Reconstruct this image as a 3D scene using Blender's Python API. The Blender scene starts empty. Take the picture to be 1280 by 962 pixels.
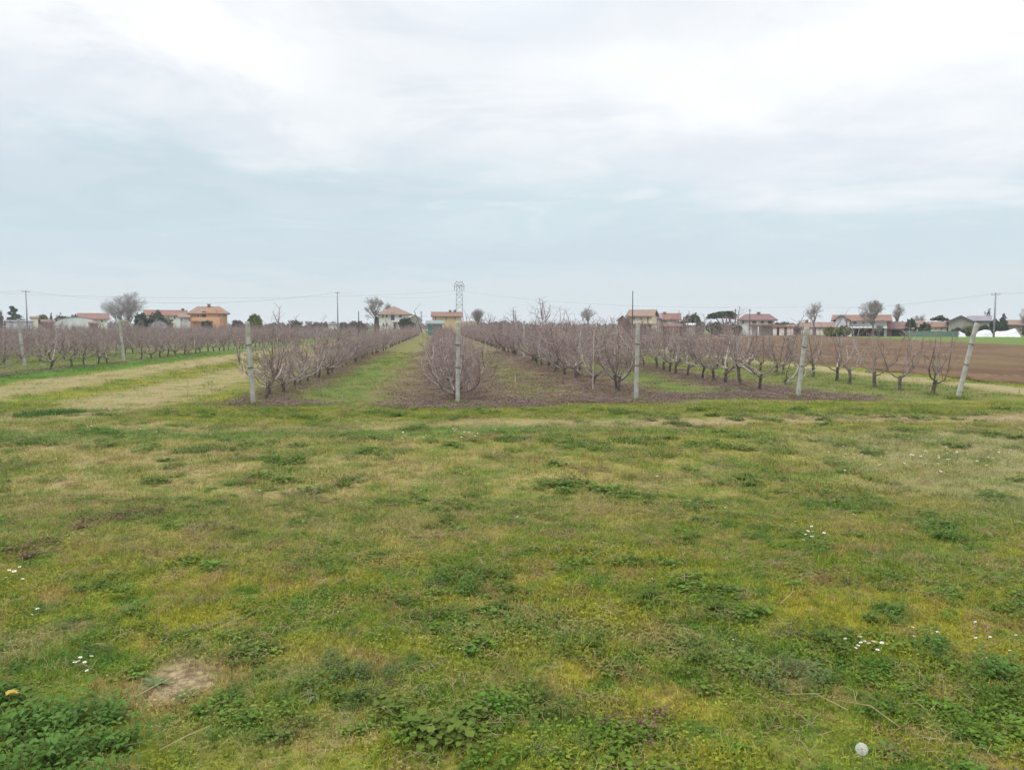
import bpy, math, random
import numpy as np
from mathutils import Vector, Matrix

R = math.radians
scene = bpy.context.scene
COL = scene.collection

# ------------------------------------------------------------------ camera, sky, sun, exposure
EYE = 1.9
YAW = R(5.47)
PITCH = R(4.35)
FPX = 960.0
cam_d = bpy.data.cameras.new('camera')
cam_d.lens = 27.0
cam_d.sensor_width = 36.0
cam_d.clip_start = 0.1
cam_d.clip_end = 8000
cam = bpy.data.objects.new('camera', cam_d)
COL.objects.link(cam)
cam.location = (0, 0, EYE)
cam.rotation_euler = (R(90) - PITCH, 0, -YAW)
scene.camera = cam

scene.view_settings.view_transform = 'Standard'
scene.view_settings.look = 'None'
scene.view_settings.gamma = 1
scene.view_settings.exposure = 0.0
scene.cycles.max_bounces = 6
scene.cycles.diffuse_bounces = 3
scene.cycles.transparent_max_bounces = 8
scene.cycles.volume_bounces = 0

SUN_AZ = R(-115)      # the veiled sun stands behind the photographer, to the left
SUN_EL = R(48)
sun_d = bpy.data.lights.new('sun', 'SUN')
sun_d.energy = 1.2
sun_d.angle = R(22)
sun_d.color = (1.0, 0.97, 0.92)
sun = bpy.data.objects.new('sun', sun_d)
COL.objects.link(sun)
sdir = Vector((math.sin(SUN_AZ) * math.cos(SUN_EL), math.cos(SUN_AZ) * math.cos(SUN_EL), math.sin(SUN_EL)))
sun.rotation_euler = sdir.to_track_quat('Z', 'Y').to_euler()


class NT:
    """small helper round a node tree"""
    def __init__(self, tree):
        self.t = tree

    def n(self, typ, ins=None, **props):
        nd = self.t.nodes.new(typ)
        for k, v in props.items():
            setattr(nd, k, v)
        if ins:
            for k, v in ins.items():
                self.put(nd.inputs[k], v)
        return nd

    def put(self, sock, v):
        if isinstance(v, bpy.types.NodeSocket):
            self.t.links.new(v, sock)
        else:
            sock.default_value = v

    def math(self, op, a, b=None, c=None, clamp=False):
        nd = self.n('ShaderNodeMath', operation=op, use_clamp=clamp)
        self.put(nd.inputs[0], a)
        if b is not None:
            self.put(nd.inputs[1], b)
        if c is not None:
            self.put(nd.inputs[2], c)
        return nd.outputs[0]

    def smooth(self, v, a, b, lo=0.0, hi=1.0):
        nd = self.n('ShaderNodeMapRange', interpolation_type='SMOOTHSTEP')
        self.put(nd.inputs[0], v)
        nd.inputs[1].default_value = a
        nd.inputs[2].default_value = b
        nd.inputs[3].default_value = lo
        nd.inputs[4].default_value = hi
        return nd.outputs[0]

    def mix(self, f, a, b):
        nd = self.n('ShaderNodeMix', data_type='RGBA')
        self.put(nd.inputs[0], f)
        self.put(nd.inputs[6], a if isinstance(a, bpy.types.NodeSocket) else (*a[:3], 1))
        self.put(nd.inputs[7], b if isinstance(b, bpy.types.NodeSocket) else (*b[:3], 1))
        return nd.outputs[2]

    def noise(self, vec, scale, detail=3.0, rough=0.55, dist=0.0):
        nd = self.n('ShaderNodeTexNoise')
        self.put(nd.inputs['Vector'], vec)
        nd.inputs['Scale'].default_value = scale
        nd.inputs['Detail'].default_value = detail
        nd.inputs['Roughness'].default_value = rough
        nd.inputs['Distortion'].default_value = dist
        return nd.outputs['Fac']

    def band(self, v, centre, half, soft):
        d = self.math('ABSOLUTE', self.math('SUBTRACT', v, centre))
        return self.smooth(d, half, half + soft, 1.0, 0.0)

    def mul(self, a, b):
        return self.math('MULTIPLY', a, b)


def pix_az(px):
    return YAW + math.atan((px - 640) / FPX)


def pix_z(py):
    return math.sin(math.atan((481 - py) / FPX) - PITCH)


world = bpy.data.worlds.new('World')
scene.world = world
world.use_nodes = True
wt = world.node_tree
wt.nodes.clear()
w = NT(wt)
tc = w.n('ShaderNodeTexCoord')
vec = tc.outputs['Generated']
sx = w.n('ShaderNodeSeparateXYZ', {0: vec})
zc = w.math('MAXIMUM', sx.outputs[2], 0.0)
# cloud deck: directions projected on a flat layer, so the streaks close up towards the horizon
den = w.math('ADD', zc, 0.10)
cu = w.math('DIVIDE', sx.outputs[0], den)
cv = w.math('DIVIDE', sx.outputs[1], den)
cvec = w.n('ShaderNodeCombineXYZ', {0: cu, 1: cv, 2: 0.0}).outputs[0]
c1 = w.noise(cvec, 0.62, 5.0, 0.5, 0.35)
c2 = w.noise(cvec, 1.7, 5.0, 0.55, 0.2)
c3 = w.noise(cvec, 0.28, 2.0, 0.5)
az = w.math('ARCTAN2', sx.outputs[0], sx.outputs[1])
az = w.math('ADD', az, w.mul(w.math('SUBTRACT', c1, 0.5), 0.9))
zz = w.math('ADD', w.math('ADD', zc, w.mul(w.math('SUBTRACT', c2, 0.5), 0.13)), w.mul(w.math('SUBTRACT', c1, 0.5), 0.16))
rampn = w.n('ShaderNodeValToRGB')
w.put(rampn.inputs[0], w.math('ADD', zc, w.math('ADD', w.mul(w.math('SUBTRACT', c2, 0.5), 0.05), w.mul(w.mul(w.math('SUBTRACT', c1, 0.5), zc), 0.9))))
cr = rampn.color_ramp
cr.elements[0].position = 0.0
cr.elements[0].color = (0.64, 0.745, 0.785, 1)
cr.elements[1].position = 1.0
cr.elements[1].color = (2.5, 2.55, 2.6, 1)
for p, c in ((0.028, (0.645, 0.74, 0.775)), (0.055, (0.655, 0.75, 0.79)), (0.085, (0.61, 0.725, 0.785)), (0.14, (0.64, 0.76, 0.815)),
             (0.19, (0.68, 0.79, 0.84)), (0.25, (0.80, 0.86, 0.895)), (0.36, (0.86, 0.90, 0.94)), (0.42, (0.95, 1.0, 1.04)), (0.62, (1.9, 1.95, 2.0))):
    e = cr.elements.new(p)
    e.color = (*c, 1)
skyc = rampn.outputs[0]


def sky_blob(px, py, hw, hh, pw=1.0):
    a0, z0 = pix_az(px), pix_z(py)
    dx = w.math('DIVIDE', w.math('SUBTRACT', az, a0), hw)
    dz = w.math('DIVIDE', w.math('SUBTRACT', zz, z0), hh)
    r = w.math('SQRT', w.math('ADD', w.mul(dx, dx), w.mul(dz, dz)))
    return w.smooth(r, 0.15, 1.3, pw, 0.0)


for (px, py, hw, hh, pw, colr) in (
        (1090, 120, 0.46, 0.125, 1.0, (1.10, 1.10, 1.10)),
        (640, 160, 0.45, 0.07, 0.6, (0.86, 0.90, 0.93)),
        (1000, 215, 0.45, 0.05, 0.6, (0.82, 0.85, 0.90)),
        (270, 60, 0.30, 0.10, 0.9, (1.04, 1.05, 1.06)),
        (60, 160, 0.34, 0.055, 0.7, (0.88, 0.91, 0.94)),
        (820, 30, 0.24, 0.05, 0.55, (0.74, 0.80, 0.88)),
        (170, 245, 0.40, 0.05, 0.55, (0.53, 0.67, 0.74)),
        (520, 320, 0.42, 0.03, 0.35, (0.555, 0.655, 0.745)),
        (480, 60, 0.14, 0.05, 0.5, (0.78, 0.83, 0.88))):
    skyc = w.mix(sky_blob(px, py, hw, hh, pw), skyc, colr)
wisp = w.smooth(c2, 0.44, 0.72, 0.0, 0.55)
wisp = w.mul(wisp, w.smooth(zc, 0.14, 0.27))
skyc = w.mix(wisp, skyc, (0.95, 0.965, 0.985))
shade = w.mul(w.smooth(c1, 0.52, 0.36, 0.0, 0.6), w.smooth(zc, 0.14, 0.26))
skyc = w.mix(shade, skyc, (0.76, 0.83, 0.895))
c4 = w.noise(cvec, 1.05, 7.0, 0.6, 0.6)
skyc = w.mix(w.mul(w.smooth(c4, 0.47, 0.62, 0.0, 0.75), w.smooth(zc, 0.07, 0.2)), skyc, (0.74, 0.795, 0.865))
skyc = w.mix(w.mul(w.smooth(c4, 0.46, 0.34, 0.0, 0.5), w.smooth(zc, 0.07, 0.2)), skyc, (0.93, 0.955, 0.97))
skyc = w.mix(sky_blob(1100, 120, 0.40, 0.10, 0.75), skyc, (1.06, 1.06, 1.06))
skyc = w.mix(sky_blob(300, 50, 0.16, 0.08, 0.5), skyc, (1.03, 1.03, 1.04))
skyc = w.mix(sky_blob(160, 250, 0.42, 0.06, 0.5), skyc, (0.56, 0.68, 0.75))
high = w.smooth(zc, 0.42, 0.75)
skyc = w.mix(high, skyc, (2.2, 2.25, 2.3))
nishita = w.n('ShaderNodeTexSky', sky_type='NISHITA', sun_disc=False, sun_elevation=SUN_EL, sun_rotation=SUN_AZ)
# overcast: the deck hides nearly all of the clear sky behind it
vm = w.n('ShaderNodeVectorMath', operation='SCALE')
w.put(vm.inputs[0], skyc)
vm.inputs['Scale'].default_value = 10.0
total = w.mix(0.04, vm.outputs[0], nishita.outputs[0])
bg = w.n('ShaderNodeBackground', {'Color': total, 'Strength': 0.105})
wo = w.n('ShaderNodeOutputWorld')
wt.links.new(bg.outputs[0], wo.inputs[0])

# ------------------------------------------------------------------ placing helpers
CY, SY = math.cos(YAW), math.sin(YAW)


def at(px, D, z=0.0):
    """world point seen at photo column px, D metres ahead of the photographer"""
    xc = (px - 640) / FPX * D
    return Vector((xc * CY + D * SY, -xc * SY + D * CY, z))


def zat(py, D):
    return EYE + (408 - py) / FPX * D


def on_ground(px, py):
    phi = math.atan((py - 481) / FPX) + PITCH
    fwd = EYE / math.tan(phi)
    axis = EYE * math.sin(PITCH) + fwd * math.cos(PITCH)
    xc = (px - 640) / FPX * axis
    return Vector((xc * CY + fwd * SY, -xc * SY + fwd * CY, 0))


def bearing(p):
    return math.atan2(p.x, p.y)


def fall(v, a, b):
    t = min(max((v - a) / (b - a), 0.0), 1.0)
    return 1 - t * t * (3 - 2 * t)


def gz(x, y):
    """gentle unevenness of the soil"""
    k = fall(abs(x), 25, 40) * fall(y, 35, 55)
    return k * (0.022 * math.sin(x * 0.9 + 1.3 * math.sin(y * 0.5)) + 0.018 * math.sin(y * 1.15 + 0.7 * math.sin(x * 0.6) + 1.0)
                + 0.009 * math.sin(x * 2.3 + y * 1.9))


class MB:
    def __init__(self):
        self.v = []
        self.f = []
        self.m = []

    def face(self, pts, mi=0):
        i = len(self.v)
        self.v.extend([tuple(p) for p in pts])
        self.f.append(tuple(range(i, i + len(pts))))
        self.m.append(mi)

    def box(self, c, s, rz=0.0, mi=0):
        cx, cy, cz = c
        hx, hy, hz = s[0] / 2, s[1] / 2, s[2] / 2
        co, si = math.cos(rz), math.sin(rz)
        i = len(self.v)
        for dz in (-hz, hz):
            for dx, dy in ((-hx, -hy), (hx, -hy), (hx, hy), (-hx, hy)):
                self.v.append((cx + dx * co - dy * si, cy + dx * si + dy * co, cz + dz))
        for q in ((3, 2, 1, 0), (4, 5, 6, 7), (0, 1, 5, 4), (1, 2, 6, 5), (2, 3, 7, 6), (3, 0, 4, 7)):
            self.f.append(tuple(i + k for k in q))
            self.m.append(mi)

    def tube(self, pts, rad, n=5, mi=0, cap=True):
        pts = [Vector(p) for p in pts]
        k = len(pts)
        if not hasattr(rad, '__len__'):
            rad = [rad] * k
        base = len(self.v)
        ref = None
        for j in range(k):
            t = (pts[min(j + 1, k - 1)] - pts[max(j - 1, 0)])
            if t.length < 1e-9:
                t = Vector((0, 0, 1))
            t.normalize()
            if ref is None:
                ref = Vector((1, 0, 0)) if abs(t.x) < 0.8 else Vector((0, 1, 0))
            a = (ref - t * ref.dot(t))
            if a.length < 1e-4:
                a = t.orthogonal()
            a.normalize()
            ref = a
            b = t.cross(a)
            for i in range(n):
                an = 2 * math.pi * i / n
                p = pts[j] + (a * math.cos(an) + b * math.sin(an)) * rad[j]
                self.v.append((p.x, p.y, p.z))
        for j in range(k - 1):
            for i in range(n):
                i2 = (i + 1) % n
                self.f.append((base + j * n + i, base + j * n + i2, base + (j + 1) * n + i2, base + (j + 1) * n + i))
                self.m.append(mi)
        if cap and n > 2:
            self.f.append(tuple(base + i for i in reversed(range(n))))
            self.m.append(mi)
            self.f.append(tuple(base + (k - 1) * n + i for i in range(n)))
            self.m.append(mi)

    def extrude(self, poly, y0, y1, mi=0):
        """solid whose outline is poly [(x,z)...] counter-clockwise seen from -y, running from y0 to y1"""
        i = len(self.v)
        n = len(poly)
        for y in (y0, y1):
            for x, z in poly:
                self.v.append((x, y, z))
        self.f.append(tuple(i + k for k in range(n)))
        self.f.append(tuple(i + n + k for k in reversed(range(n))))
        self.m += [mi, mi]
        for k in range(n):
            k2 = (k + 1) % n
            self.f.append((i + k2, i + k, i + n + k, i + n + k2))
            self.m.append(mi)

    def mesh(self, name, mats, smooth=False):
        me = bpy.data.meshes.new(name)
        me.from_pydata(self.v, [], self.f)
        if not isinstance(mats, (list, tuple)):
            mats = [mats]
        for m_ in mats:
            me.materials.append(m_)
        if any(self.m):
            me.polygons.foreach_set('material_index', self.m)
        if smooth:
            me.polygons.foreach_set('use_smooth', [True] * len(self.f))
        me.update()
        return me

    def build(self, name, mats, parent=None, smooth=False, col=None):
        o = bpy.data.objects.new(name, self.mesh(name, mats, smooth))
        (col or COL).objects.link(o)
        if parent:
            o.parent = parent
        return o


def tag(o, label=None, cat=None, group=None, kind=None):
    if label:
        o['label'] = label
    if cat:
        o['category'] = cat
    if group:
        o['group'] = group
    if kind:
        o['kind'] = kind
    return o


def thing(name, label, cat, loc=(0, 0, 0), rz=0.0, group=None):
    o = bpy.data.objects.new(name, None)
    o.empty_display_size = 0.2
    COL.objects.link(o)
    o.location = loc
    o.rotation_euler = (0, 0, rz)
    return tag(o, label, cat, group)


def copy_thing(src, name, loc, rz, scl=1.0, label=None, group=None):
    r = src.copy()
    COL.objects.link(r)
    r.location = loc
    r.rotation_euler = (0, 0, rz)
    r.scale = (scl, scl, scl)
    for ch in src.children:
        c = ch.copy()
        COL.objects.link(c)
        c.parent = r
    if label:
        r['label'] = label
    if group:
        r['group'] = group
    return r


# ------------------------------------------------------------------ materials
def mat(name, col, col2=None, scale=3.0, rough=0.85, detail=3.0, lo=0.35, hi=0.65, bump=0.0, bscale=20.0, coords='Object', spec=0.2, dist=0.0, trans=0.0):
    m = bpy.data.materials.new(name)
    m.use_nodes = True
    t = m.node_tree
    t.nodes.clear()
    s = NT(t)
    b = s.n('ShaderNodeBsdfPrincipled', {'Roughness': rough, 'Specular IOR Level': spec})
    o = s.n('ShaderNodeOutputMaterial')
    tcn = s.n('ShaderNodeTexCoord')
    v = tcn.outputs[coords]
    if col2 is None:
        col2 = tuple(c * 0.8 for c in col)
    f = s.smooth(s.noise(v, scale, detail, 0.6, dist), lo, hi)
    c = s.mix(f, col, col2)
    s.put(b.inputs['Base Color'], c)
    if bump:
        bn = s.n('ShaderNodeBump', {'Strength': bump, 'Distance': 0.05, 'Height': s.noise(v, bscale, 4, 0.6)})
        s.put(b.inputs['Normal'], bn.outputs[0])
    if trans:
        tb = s.n('ShaderNodeBsdfTranslucent', {'Color': c})
        mx = s.n('ShaderNodeMixShader', {0: trans})
        t.links.new(b.outputs[0], mx.inputs[1])
        t.links.new(tb.outputs[0], mx.inputs[2])
        t.links.new(mx.outputs[0], o.inputs[0])
    else:
        t.links.new(b.outputs[0], o.inputs[0])
    return m


def roof_mat(name, col, col2):
    m = mat(name, col, col2, scale=1.5, rough=0.85, bump=0.0)
    t = m.node_tree
    s = NT(t)
    b = next(n for n in t.nodes if n.type == 'BSDF_PRINCIPLED')
    tcn = next(n for n in t.nodes if n.type == 'TEX_COORD')
    wv = s.n('ShaderNodeTexWave', {'Vector': tcn.outputs['Object'], 'Scale': 1.3, 'Distortion': 0.3}, wave_type='BANDS', bands_direction='X')
    bn = s.n('ShaderNodeBump', {'Strength': 0.6, 'Distance': 0.06, 'Height': wv.outputs['Fac']})
    s.put(b.inputs['Normal'], bn.outputs[0])
    return m


def meadow_group():
    """the colour of the ground cover as a field over the land: turf, dry grass, bare soil, wheel tracks, litter under the rows"""
    g = bpy.data.node_groups.new('meadow_colour', 'ShaderNodeTree')
    g.interface.new_socket('Position', in_out='INPUT', socket_type='NodeSocketVector')
    g.interface.new_socket('Color', in_out='OUTPUT', socket_type='NodeSocketColor')
    s = NT(g)
    gi = s.n('NodeGroupInput')
    go = s.n('NodeGroupOutput')
    sp = s.n('ShaderNodeSeparateXYZ', {0: gi.outputs[0]})
    flat = s.n('ShaderNodeCombineXYZ', {0: sp.outputs[0], 1: sp.outputs[1], 2: 0.0}).outputs[0]
    X0, Y0 = sp.outputs[0], sp.outputs[1]
    nL = s.noise(flat, 0.22, 3, 0.5, 0.4)
    nM = s.noise(flat, 0.8, 4, 0.6, 0.5)
    nS = s.noise(flat, 3.2, 4, 0.65, 0.3)
    nF = s.noise(flat, 14.0, 4, 0.7)
    off = s.n('ShaderNodeVectorMath', operation='ADD')
    s.put(off.inputs[0], flat)
    off.inputs[1].default_value = (37.0, -21.0, 5.0)
    mM = s.noise(off.outputs[0], 0.55, 5, 0.65, 0.6)
    mS = s.noise(off.outputs[0], 2.1, 5, 0.7, 0.3)
    X = s.math('ADD', X0, s.mul(s.math('SUBTRACT', nM, 0.5), 2.0))
    Y = s.math('ADD', Y0, s.mul(s.math('SUBTRACT', mM, 0.5), 2.6))
    X = s.math('ADD', X, s.mul(s.math('SUBTRACT', mS, 0.5), 1.6))
    Y = s.math('ADD', Y, s.mul(s.math('SUBTRACT', nS, 0.5), 1.0))
    # turf
    c = s.mix(s.smooth(nM, 0.36, 0.64), (0.255, 0.232, 0.036), (0.135, 0.180, 0.028))
    c = s.mix(s.smooth(nS, 0.50, 0.64, 0, 0.8), c, (0.060, 0.130, 0.022))
    c = s.mix(s.smooth(mS, 0.52, 0.66, 0, 0.75), c, (0.265, 0.180, 0.070))
    c = s.mix(s.mul(s.smooth(mM, 0.54, 0.68, 0, 0.6), s.smooth(nF, 0.35, 0.6)), c, (0.26, 0.205, 0.12))
    # dry, pale grass further out in the meadow
    dry = s.mul(s.band(Y, 10.8, 2.8, 2.6), s.smooth(nM, 0.36, 0.60, 1.0, 0.35))
    dry = s.mul(dry, s.smooth(X0, -3.0, 5.0, 1.0, 0.45))
    c = s.mix(s.mul(dry, 0.85), c, s.mix(s.smooth(nS, 0.4, 0.6), (0.345, 0.265, 0.145), (0.255, 0.225, 0.085)))
    dry2 = s.mul(s.mul(s.band(Y, 9.5, 2.4, 2.0), s.smooth(X0, 4.0, 7.0)), s.smooth(mS, 0.36, 0.56, 0.2, 0.8))
    c = s.mix(dry2, c, (0.27, 0.245, 0.125))
    # bare patch
    d = s.n('ShaderNodeVectorMath', operation='DISTANCE')
    s.put(d.inputs[0], flat)
    bp = on_ground(218, 846)
    d.inputs[1].default_value = (bp.x, bp.y, 0)
    dd = s.math('ADD', s.math('ADD', d.outputs['Value'], s.mul(s.math('SUBTRACT', nS, 0.5), 0.5)), s.mul(s.math('SUBTRACT', nF, 0.5), 0.35))
    c = s.mix(s.smooth(dd, 0.10, 0.34, 0.9, 0.0), c, s.mix(s.smooth(nF, 0.4, 0.6), (0.22, 0.155, 0.09), (0.33, 0.25, 0.155)))
    # headland strip of lusher grass before the rows, then the cross track
    lush = s.mul(s.band(Y, 13.9, 0.35, 0.6), s.smooth(X0, 2.0, 7.0, 1.0, 0.0))
    c = s.mix(s.mul(lush, 0.7), c, (0.095, 0.165, 0.035))
    head = s.band(Y, 17.2, 1.6, 1.2)
    c = s.mix(s.mul(head, 0.55), c, (0.175, 0.19, 0.045))
    xt = s.mul(s.band(Y, 14.9, 0.18, 0.75), s.smooth(X0, -1.0, 5.0, 0.35, 0.85))
    xt = s.mul(xt, s.smooth(mS, 0.34, 0.54, 0.35, 1.0))
    c = s.mix(xt, c, (0.34, 0.255, 0.155))
    # orchard floor
    past = s.smooth(s.math('ADD', Y, s.mul(s.math('SUBTRACT', nS, 0.5), 2.0)), 17.9, 19.9)
    floor_ = s.mix(s.smooth(nM, 0.4, 0.62), (0.125, 0.160, 0.035), (0.190, 0.170, 0.060))
    floor_ = s.mix(s.smooth(nS, 0.46, 0.62, 0, 0.65), floor_, (0.235, 0.175, 0.105))
    bright = s.mul(s.band(X, -3.0, 0.5, 0.9), s.smooth(nM, 0.36, 0.56, 0.35, 1.0))
    bright = s.mul(bright, s.smooth(Y0, 32, 62, 1.0, 0.12))
    bright = s.mul(bright, s.smooth(mS, 0.36, 0.56, 1.0, 0.35))
    floor_ = s.mix(s.mul(bright, s.smooth(nL, 0.35, 0.6, 0.5, 0.9)), floor_, (0.085, 0.185, 0.028))
    bright2 = s.mul(s.smooth(nS, 0.34, 0.6, 1.0, 0.4), s.math('ADD', s.band(X, 7.4, 1.2, 0.8), s.mul(s.band(X, 12.5, 2.6, 1.2), 0.6), clamp=True))
    floor_ = s.mix(s.mul(bright2, 0.75), floor_, (0.095, 0.175, 0.028))
    lit = s.mul(s.band(X, -4.4, 0.35, 0.8), 0.6)
    for rx, hw, k in ((0.35, 1.5, 0.85), (5.05, 1.2, 0.8), (9.45, 1.0, 0.75)):
        lit = s.math('MAXIMUM', lit, s.mul(s.band(X, rx, hw, 0.9), k))
    lit = s.mul(lit, s.smooth(nS, 0.36, 0.56, 0.25, 1.0))
    lit = s.mul(lit, s.smooth(mM, 0.34, 0.52, 0.45, 1.0))
    floor_ = s.mix(lit, floor_, s.mix(s.smooth(nF, 0.4, 0.6), (0.255, 0.175, 0.125), (0.160, 0.105, 0.075)))
    mid = s.mul(s.smooth(X0, -5.6, -5.0), s.smooth(X0, 15.6, 16.6, 1, 0))
    c = s.mix(s.mul(past, mid), c, floor_)
    # the left lane: wheel tracks, the green strip in front of the left block, the block's own floor
    lane = s.smooth(Y, 15.0, 17.5)
    for tx, hw, k in ((-12.6, 1.0, 0.85), (-7.9, 0.9, 0.82)):
        tr = s.mul(s.mul(s.band(X, tx, hw, 1.0), lane), s.mul(s.mul(s.smooth(mS, 0.36, 0.56, 0.35, 1.0), s.smooth(nF, 0.3, 0.55, 0.6, 1.0)), k))
        c = s.mix(tr, c, (0.33, 0.26, 0.15))
    strip = s.mul(s.band(X, -15.6, 0.9, 0.7), s.smooth(Y, 14.0, 17.0))
    c = s.mix(s.mul(strip, 0.85), c, (0.075, 0.165, 0.03))
    lb = s.mul(s.smooth(X, -17.0, -16.3, 1, 0), s.smooth(Y, 14.0, 17.0))
    lbc = s.mix(s.smooth(nM, 0.42, 0.6), (0.075, 0.155, 0.03), (0.19, 0.15, 0.085))
    c = s.mix(s.mul(lb, 0.85), c, lbc)
    # right lane beside the ploughed field
    rt = s.mul(s.mul(s.band(X, 17.0, 0.5, 0.8), s.smooth(Y, 15.5, 18.5)), 0.85)
    c = s.mix(rt, c, (0.33, 0.275, 0.15))
    # green field far beyond
    farf = s.mul(s.smooth(Y0, 60, 75), s.smooth(X0, 40, 46))
    c = s.mix(farf, c, s.mix(nM, (0.135, 0.185, 0.04), (0.10, 0.16, 0.035)))
    # fine grain
    grain = s.smooth(nF, 0.25, 0.75, 0.62, 1.30)
    vm2 = s.n('ShaderNodeVectorMath', operation='SCALE')
    s.put(vm2.inputs[0], c)
    s.put(vm2.inputs['Scale'], grain)
    g.links.new(vm2.outputs[0], go.inputs[0])
    return g


MEADOW = meadow_group()


def ground_material():
    m = bpy.data.materials.new('ground_cover')
    m.use_nodes = True
    t = m.node_tree
    t.nodes.clear()
    s = NT(t)
    geo = s.n('ShaderNodeNewGeometry')
    g = s.n('ShaderNodeGroup', node_tree=MEADOW)
    t.links.new(geo.outputs['Position'], g.inputs[0])
    b = s.n('ShaderNodeBsdfPrincipled', {'Roughness': 0.95, 'Specular IOR Level': 0.1})
    t.links.new(g.outputs[0], b.inputs['Base Color'])
    h = s.math('ADD', s.noise(geo.outputs['Position'], 9, 5, 0.7), s.mul(s.noise(geo.outputs['Position'], 2.0, 3, 0.6), 1.5))
    bn = s.n('ShaderNodeBump', {'Strength': 0.9, 'Distance': 0.10, 'Height': h})
    t.links.new(bn.outputs[0], b.inputs['Normal'])
    o = s.n('ShaderNodeOutputMaterial')
    t.links.new(b.outputs[0], o.inputs[0])
    return m


def leafy(name, tint=None, k=0.0, bright=1.0, trans=0.3, vary=0.45, sat=1.08):
    """blade and leaf material that takes its colour from the meadow field, so tufts and soil agree"""
    m = bpy.data.materials.new(name)
    m.use_nodes = True
    t = m.node_tree
    t.nodes.clear()
    s = NT(t)
    geo = s.n('ShaderNodeNewGeometry')
    g = s.n('ShaderNodeGroup', node_tree=MEADOW)
    t.links.new(geo.outputs['Position'], g.inputs[0])
    c = g.outputs[0]
    if tint:
        c = s.mix(k, c, tint)
    oi = s.n('ShaderNodeObjectInfo')
    rp = geo.outputs['Random Per Island']
    f = s.math('ADD', s.mul(oi.outputs['Random'], vary), s.mul(rp, vary))
    f = s.mul(s.math('ADD', f, 1.0 - vary), bright)
    vm_ = s.n('ShaderNodeVectorMath', operation='SCALE')
    s.put(vm_.inputs[0], c)
    s.put(vm_.inputs['Scale'], f)
    hs = s.n('ShaderNodeHueSaturation', {'Saturation': sat, 'Value': 1.0})
    t.links.new(vm_.outputs[0], hs.inputs['Color'])
    hv = s.math('ADD', 0.485, s.mul(rp, 0.03))
    s.put(hs.inputs['Hue'], hv)
    b = s.n('ShaderNodeBsdfPrincipled', {'Roughness': 0.6, 'Specular IOR Level': 0.25})
    t.links.new(hs.outputs[0], b.inputs['Base Color'])
    tb = s.n('ShaderNodeBsdfTranslucent')
    t.links.new(hs.outputs[0], tb.inputs['Color'])
    mx = s.n('ShaderNodeMixShader', {0: trans})
    t.links.new(b.outputs[0], mx.inputs[1])
    t.links.new(tb.outputs[0], mx.inputs[2])
    o = s.n('ShaderNodeOutputMaterial')
    t.links.new(mx.outputs[0], o.inputs[0])
    return m


M = {}
M['ground'] = ground_material()
M['turf'] = leafy('turf_blades', bright=1.42)
M['turf_green'] = leafy('turf_green_blades', (0.055, 0.13, 0.02), 0.30, 1.32)
M['clover'] = leafy('clover_leaf', (0.12, 0.17, 0.025), 0.3, 1.3)
M['straw'] = mat('dry_stalks', (0.42, 0.33, 0.19), (0.30, 0.21, 0.12), 4, coords='Object', trans=0.2)
M['weed'] = mat('weed_leaf', (0.085, 0.135, 0.024), (0.125, 0.17, 0.03), 6, rough=0.75, spec=0.15, trans=0.25)
M['weed_grey'] = mat('grey_weed_leaf', (0.125, 0.165, 0.06), (0.09, 0.14, 0.04), 6, rough=0.6, trans=0.2)
M['weed_bright'] = mat('bright_weed_leaf', (0.10, 0.20, 0.03), (0.075, 0.15, 0.022), 5, rough=0.5, trans=0.3)
M['dead_leaf'] = mat('withered_leaf', (0.20, 0.125, 0.085), (0.12, 0.07, 0.05), 9, trans=0.15)
M['yellow_leaf'] = mat('yellow_leaf', (0.50, 0.36, 0.08), (0.40, 0.34, 0.10), 12, trans=0.2)
M['litter'] = mat('fallen_leaves', (0.285, 0.190, 0.145), (0.165, 0.102, 0.078), 0.9, coords='Object', trans=0.1, lo=0.45, hi=0.55)
M['petal'] = mat('white_petals', (0.82, 0.82, 0.80), (0.78, 0.76, 0.76), 30, trans=0.3)
M['disc'] = mat('yellow_flower_disc', (0.62, 0.43, 0.04), None, 60)
M['stem'] = mat('flower_stem', (0.13, 0.18, 0.05), (0.17, 0.17, 0.06), 10)
M['fluff'] = mat('seed_fluff', (0.85, 0.83, 0.80), (0.78, 0.76, 0.72), 60, trans=0.5)
M['stone'] = mat('grey_stone', (0.16, 0.16, 0.175), (0.10, 0.10, 0.11), 12, bump=0.5)
M['bark'] = mat('peach_bark', (0.075, 0.060, 0.052), (0.15, 0.125, 0.112), 9, bump=0.5, bscale=30)
M['limb'] = mat('peach_limb_bark', (0.145, 0.108, 0.098), (0.26, 0.215, 0.20), 5)
M['pale_wood'] = mat('pale_weathered_wood', (0.44, 0.40, 0.38), (0.26, 0.22, 0.20), 5)
M['twig'] = mat('peach_twigs', (0.205, 0.138, 0.128), (0.335, 0.265, 0.250), 2.5)
M['concrete'] = mat('post_concrete', (0.42, 0.41, 0.375), (0.29, 0.29, 0.255), 5, rough=0.95, bump=0.5, bscale=40, detail=5)
M['post_cap'] = mat('pale_post_top', (0.46, 0.45, 0.40), (0.36, 0.36, 0.31), 9)
M['tie'] = mat('dark_wire_tie', (0.06, 0.055, 0.05))
M['wire'] = mat('steel_wire', (0.25, 0.25, 0.26))
M['line'] = mat('weathered_aluminium_line', (0.42, 0.42, 0.43), (0.36, 0.36, 0.37), 0.5)
M['cane'] = mat('pale_cane', (0.50, 0.46, 0.38), (0.38, 0.34, 0.28), 4)
M['tree_bark'] = mat('grey_tree_bark', (0.13, 0.11, 0.10), (0.20, 0.18, 0.165), 1.2)
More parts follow.
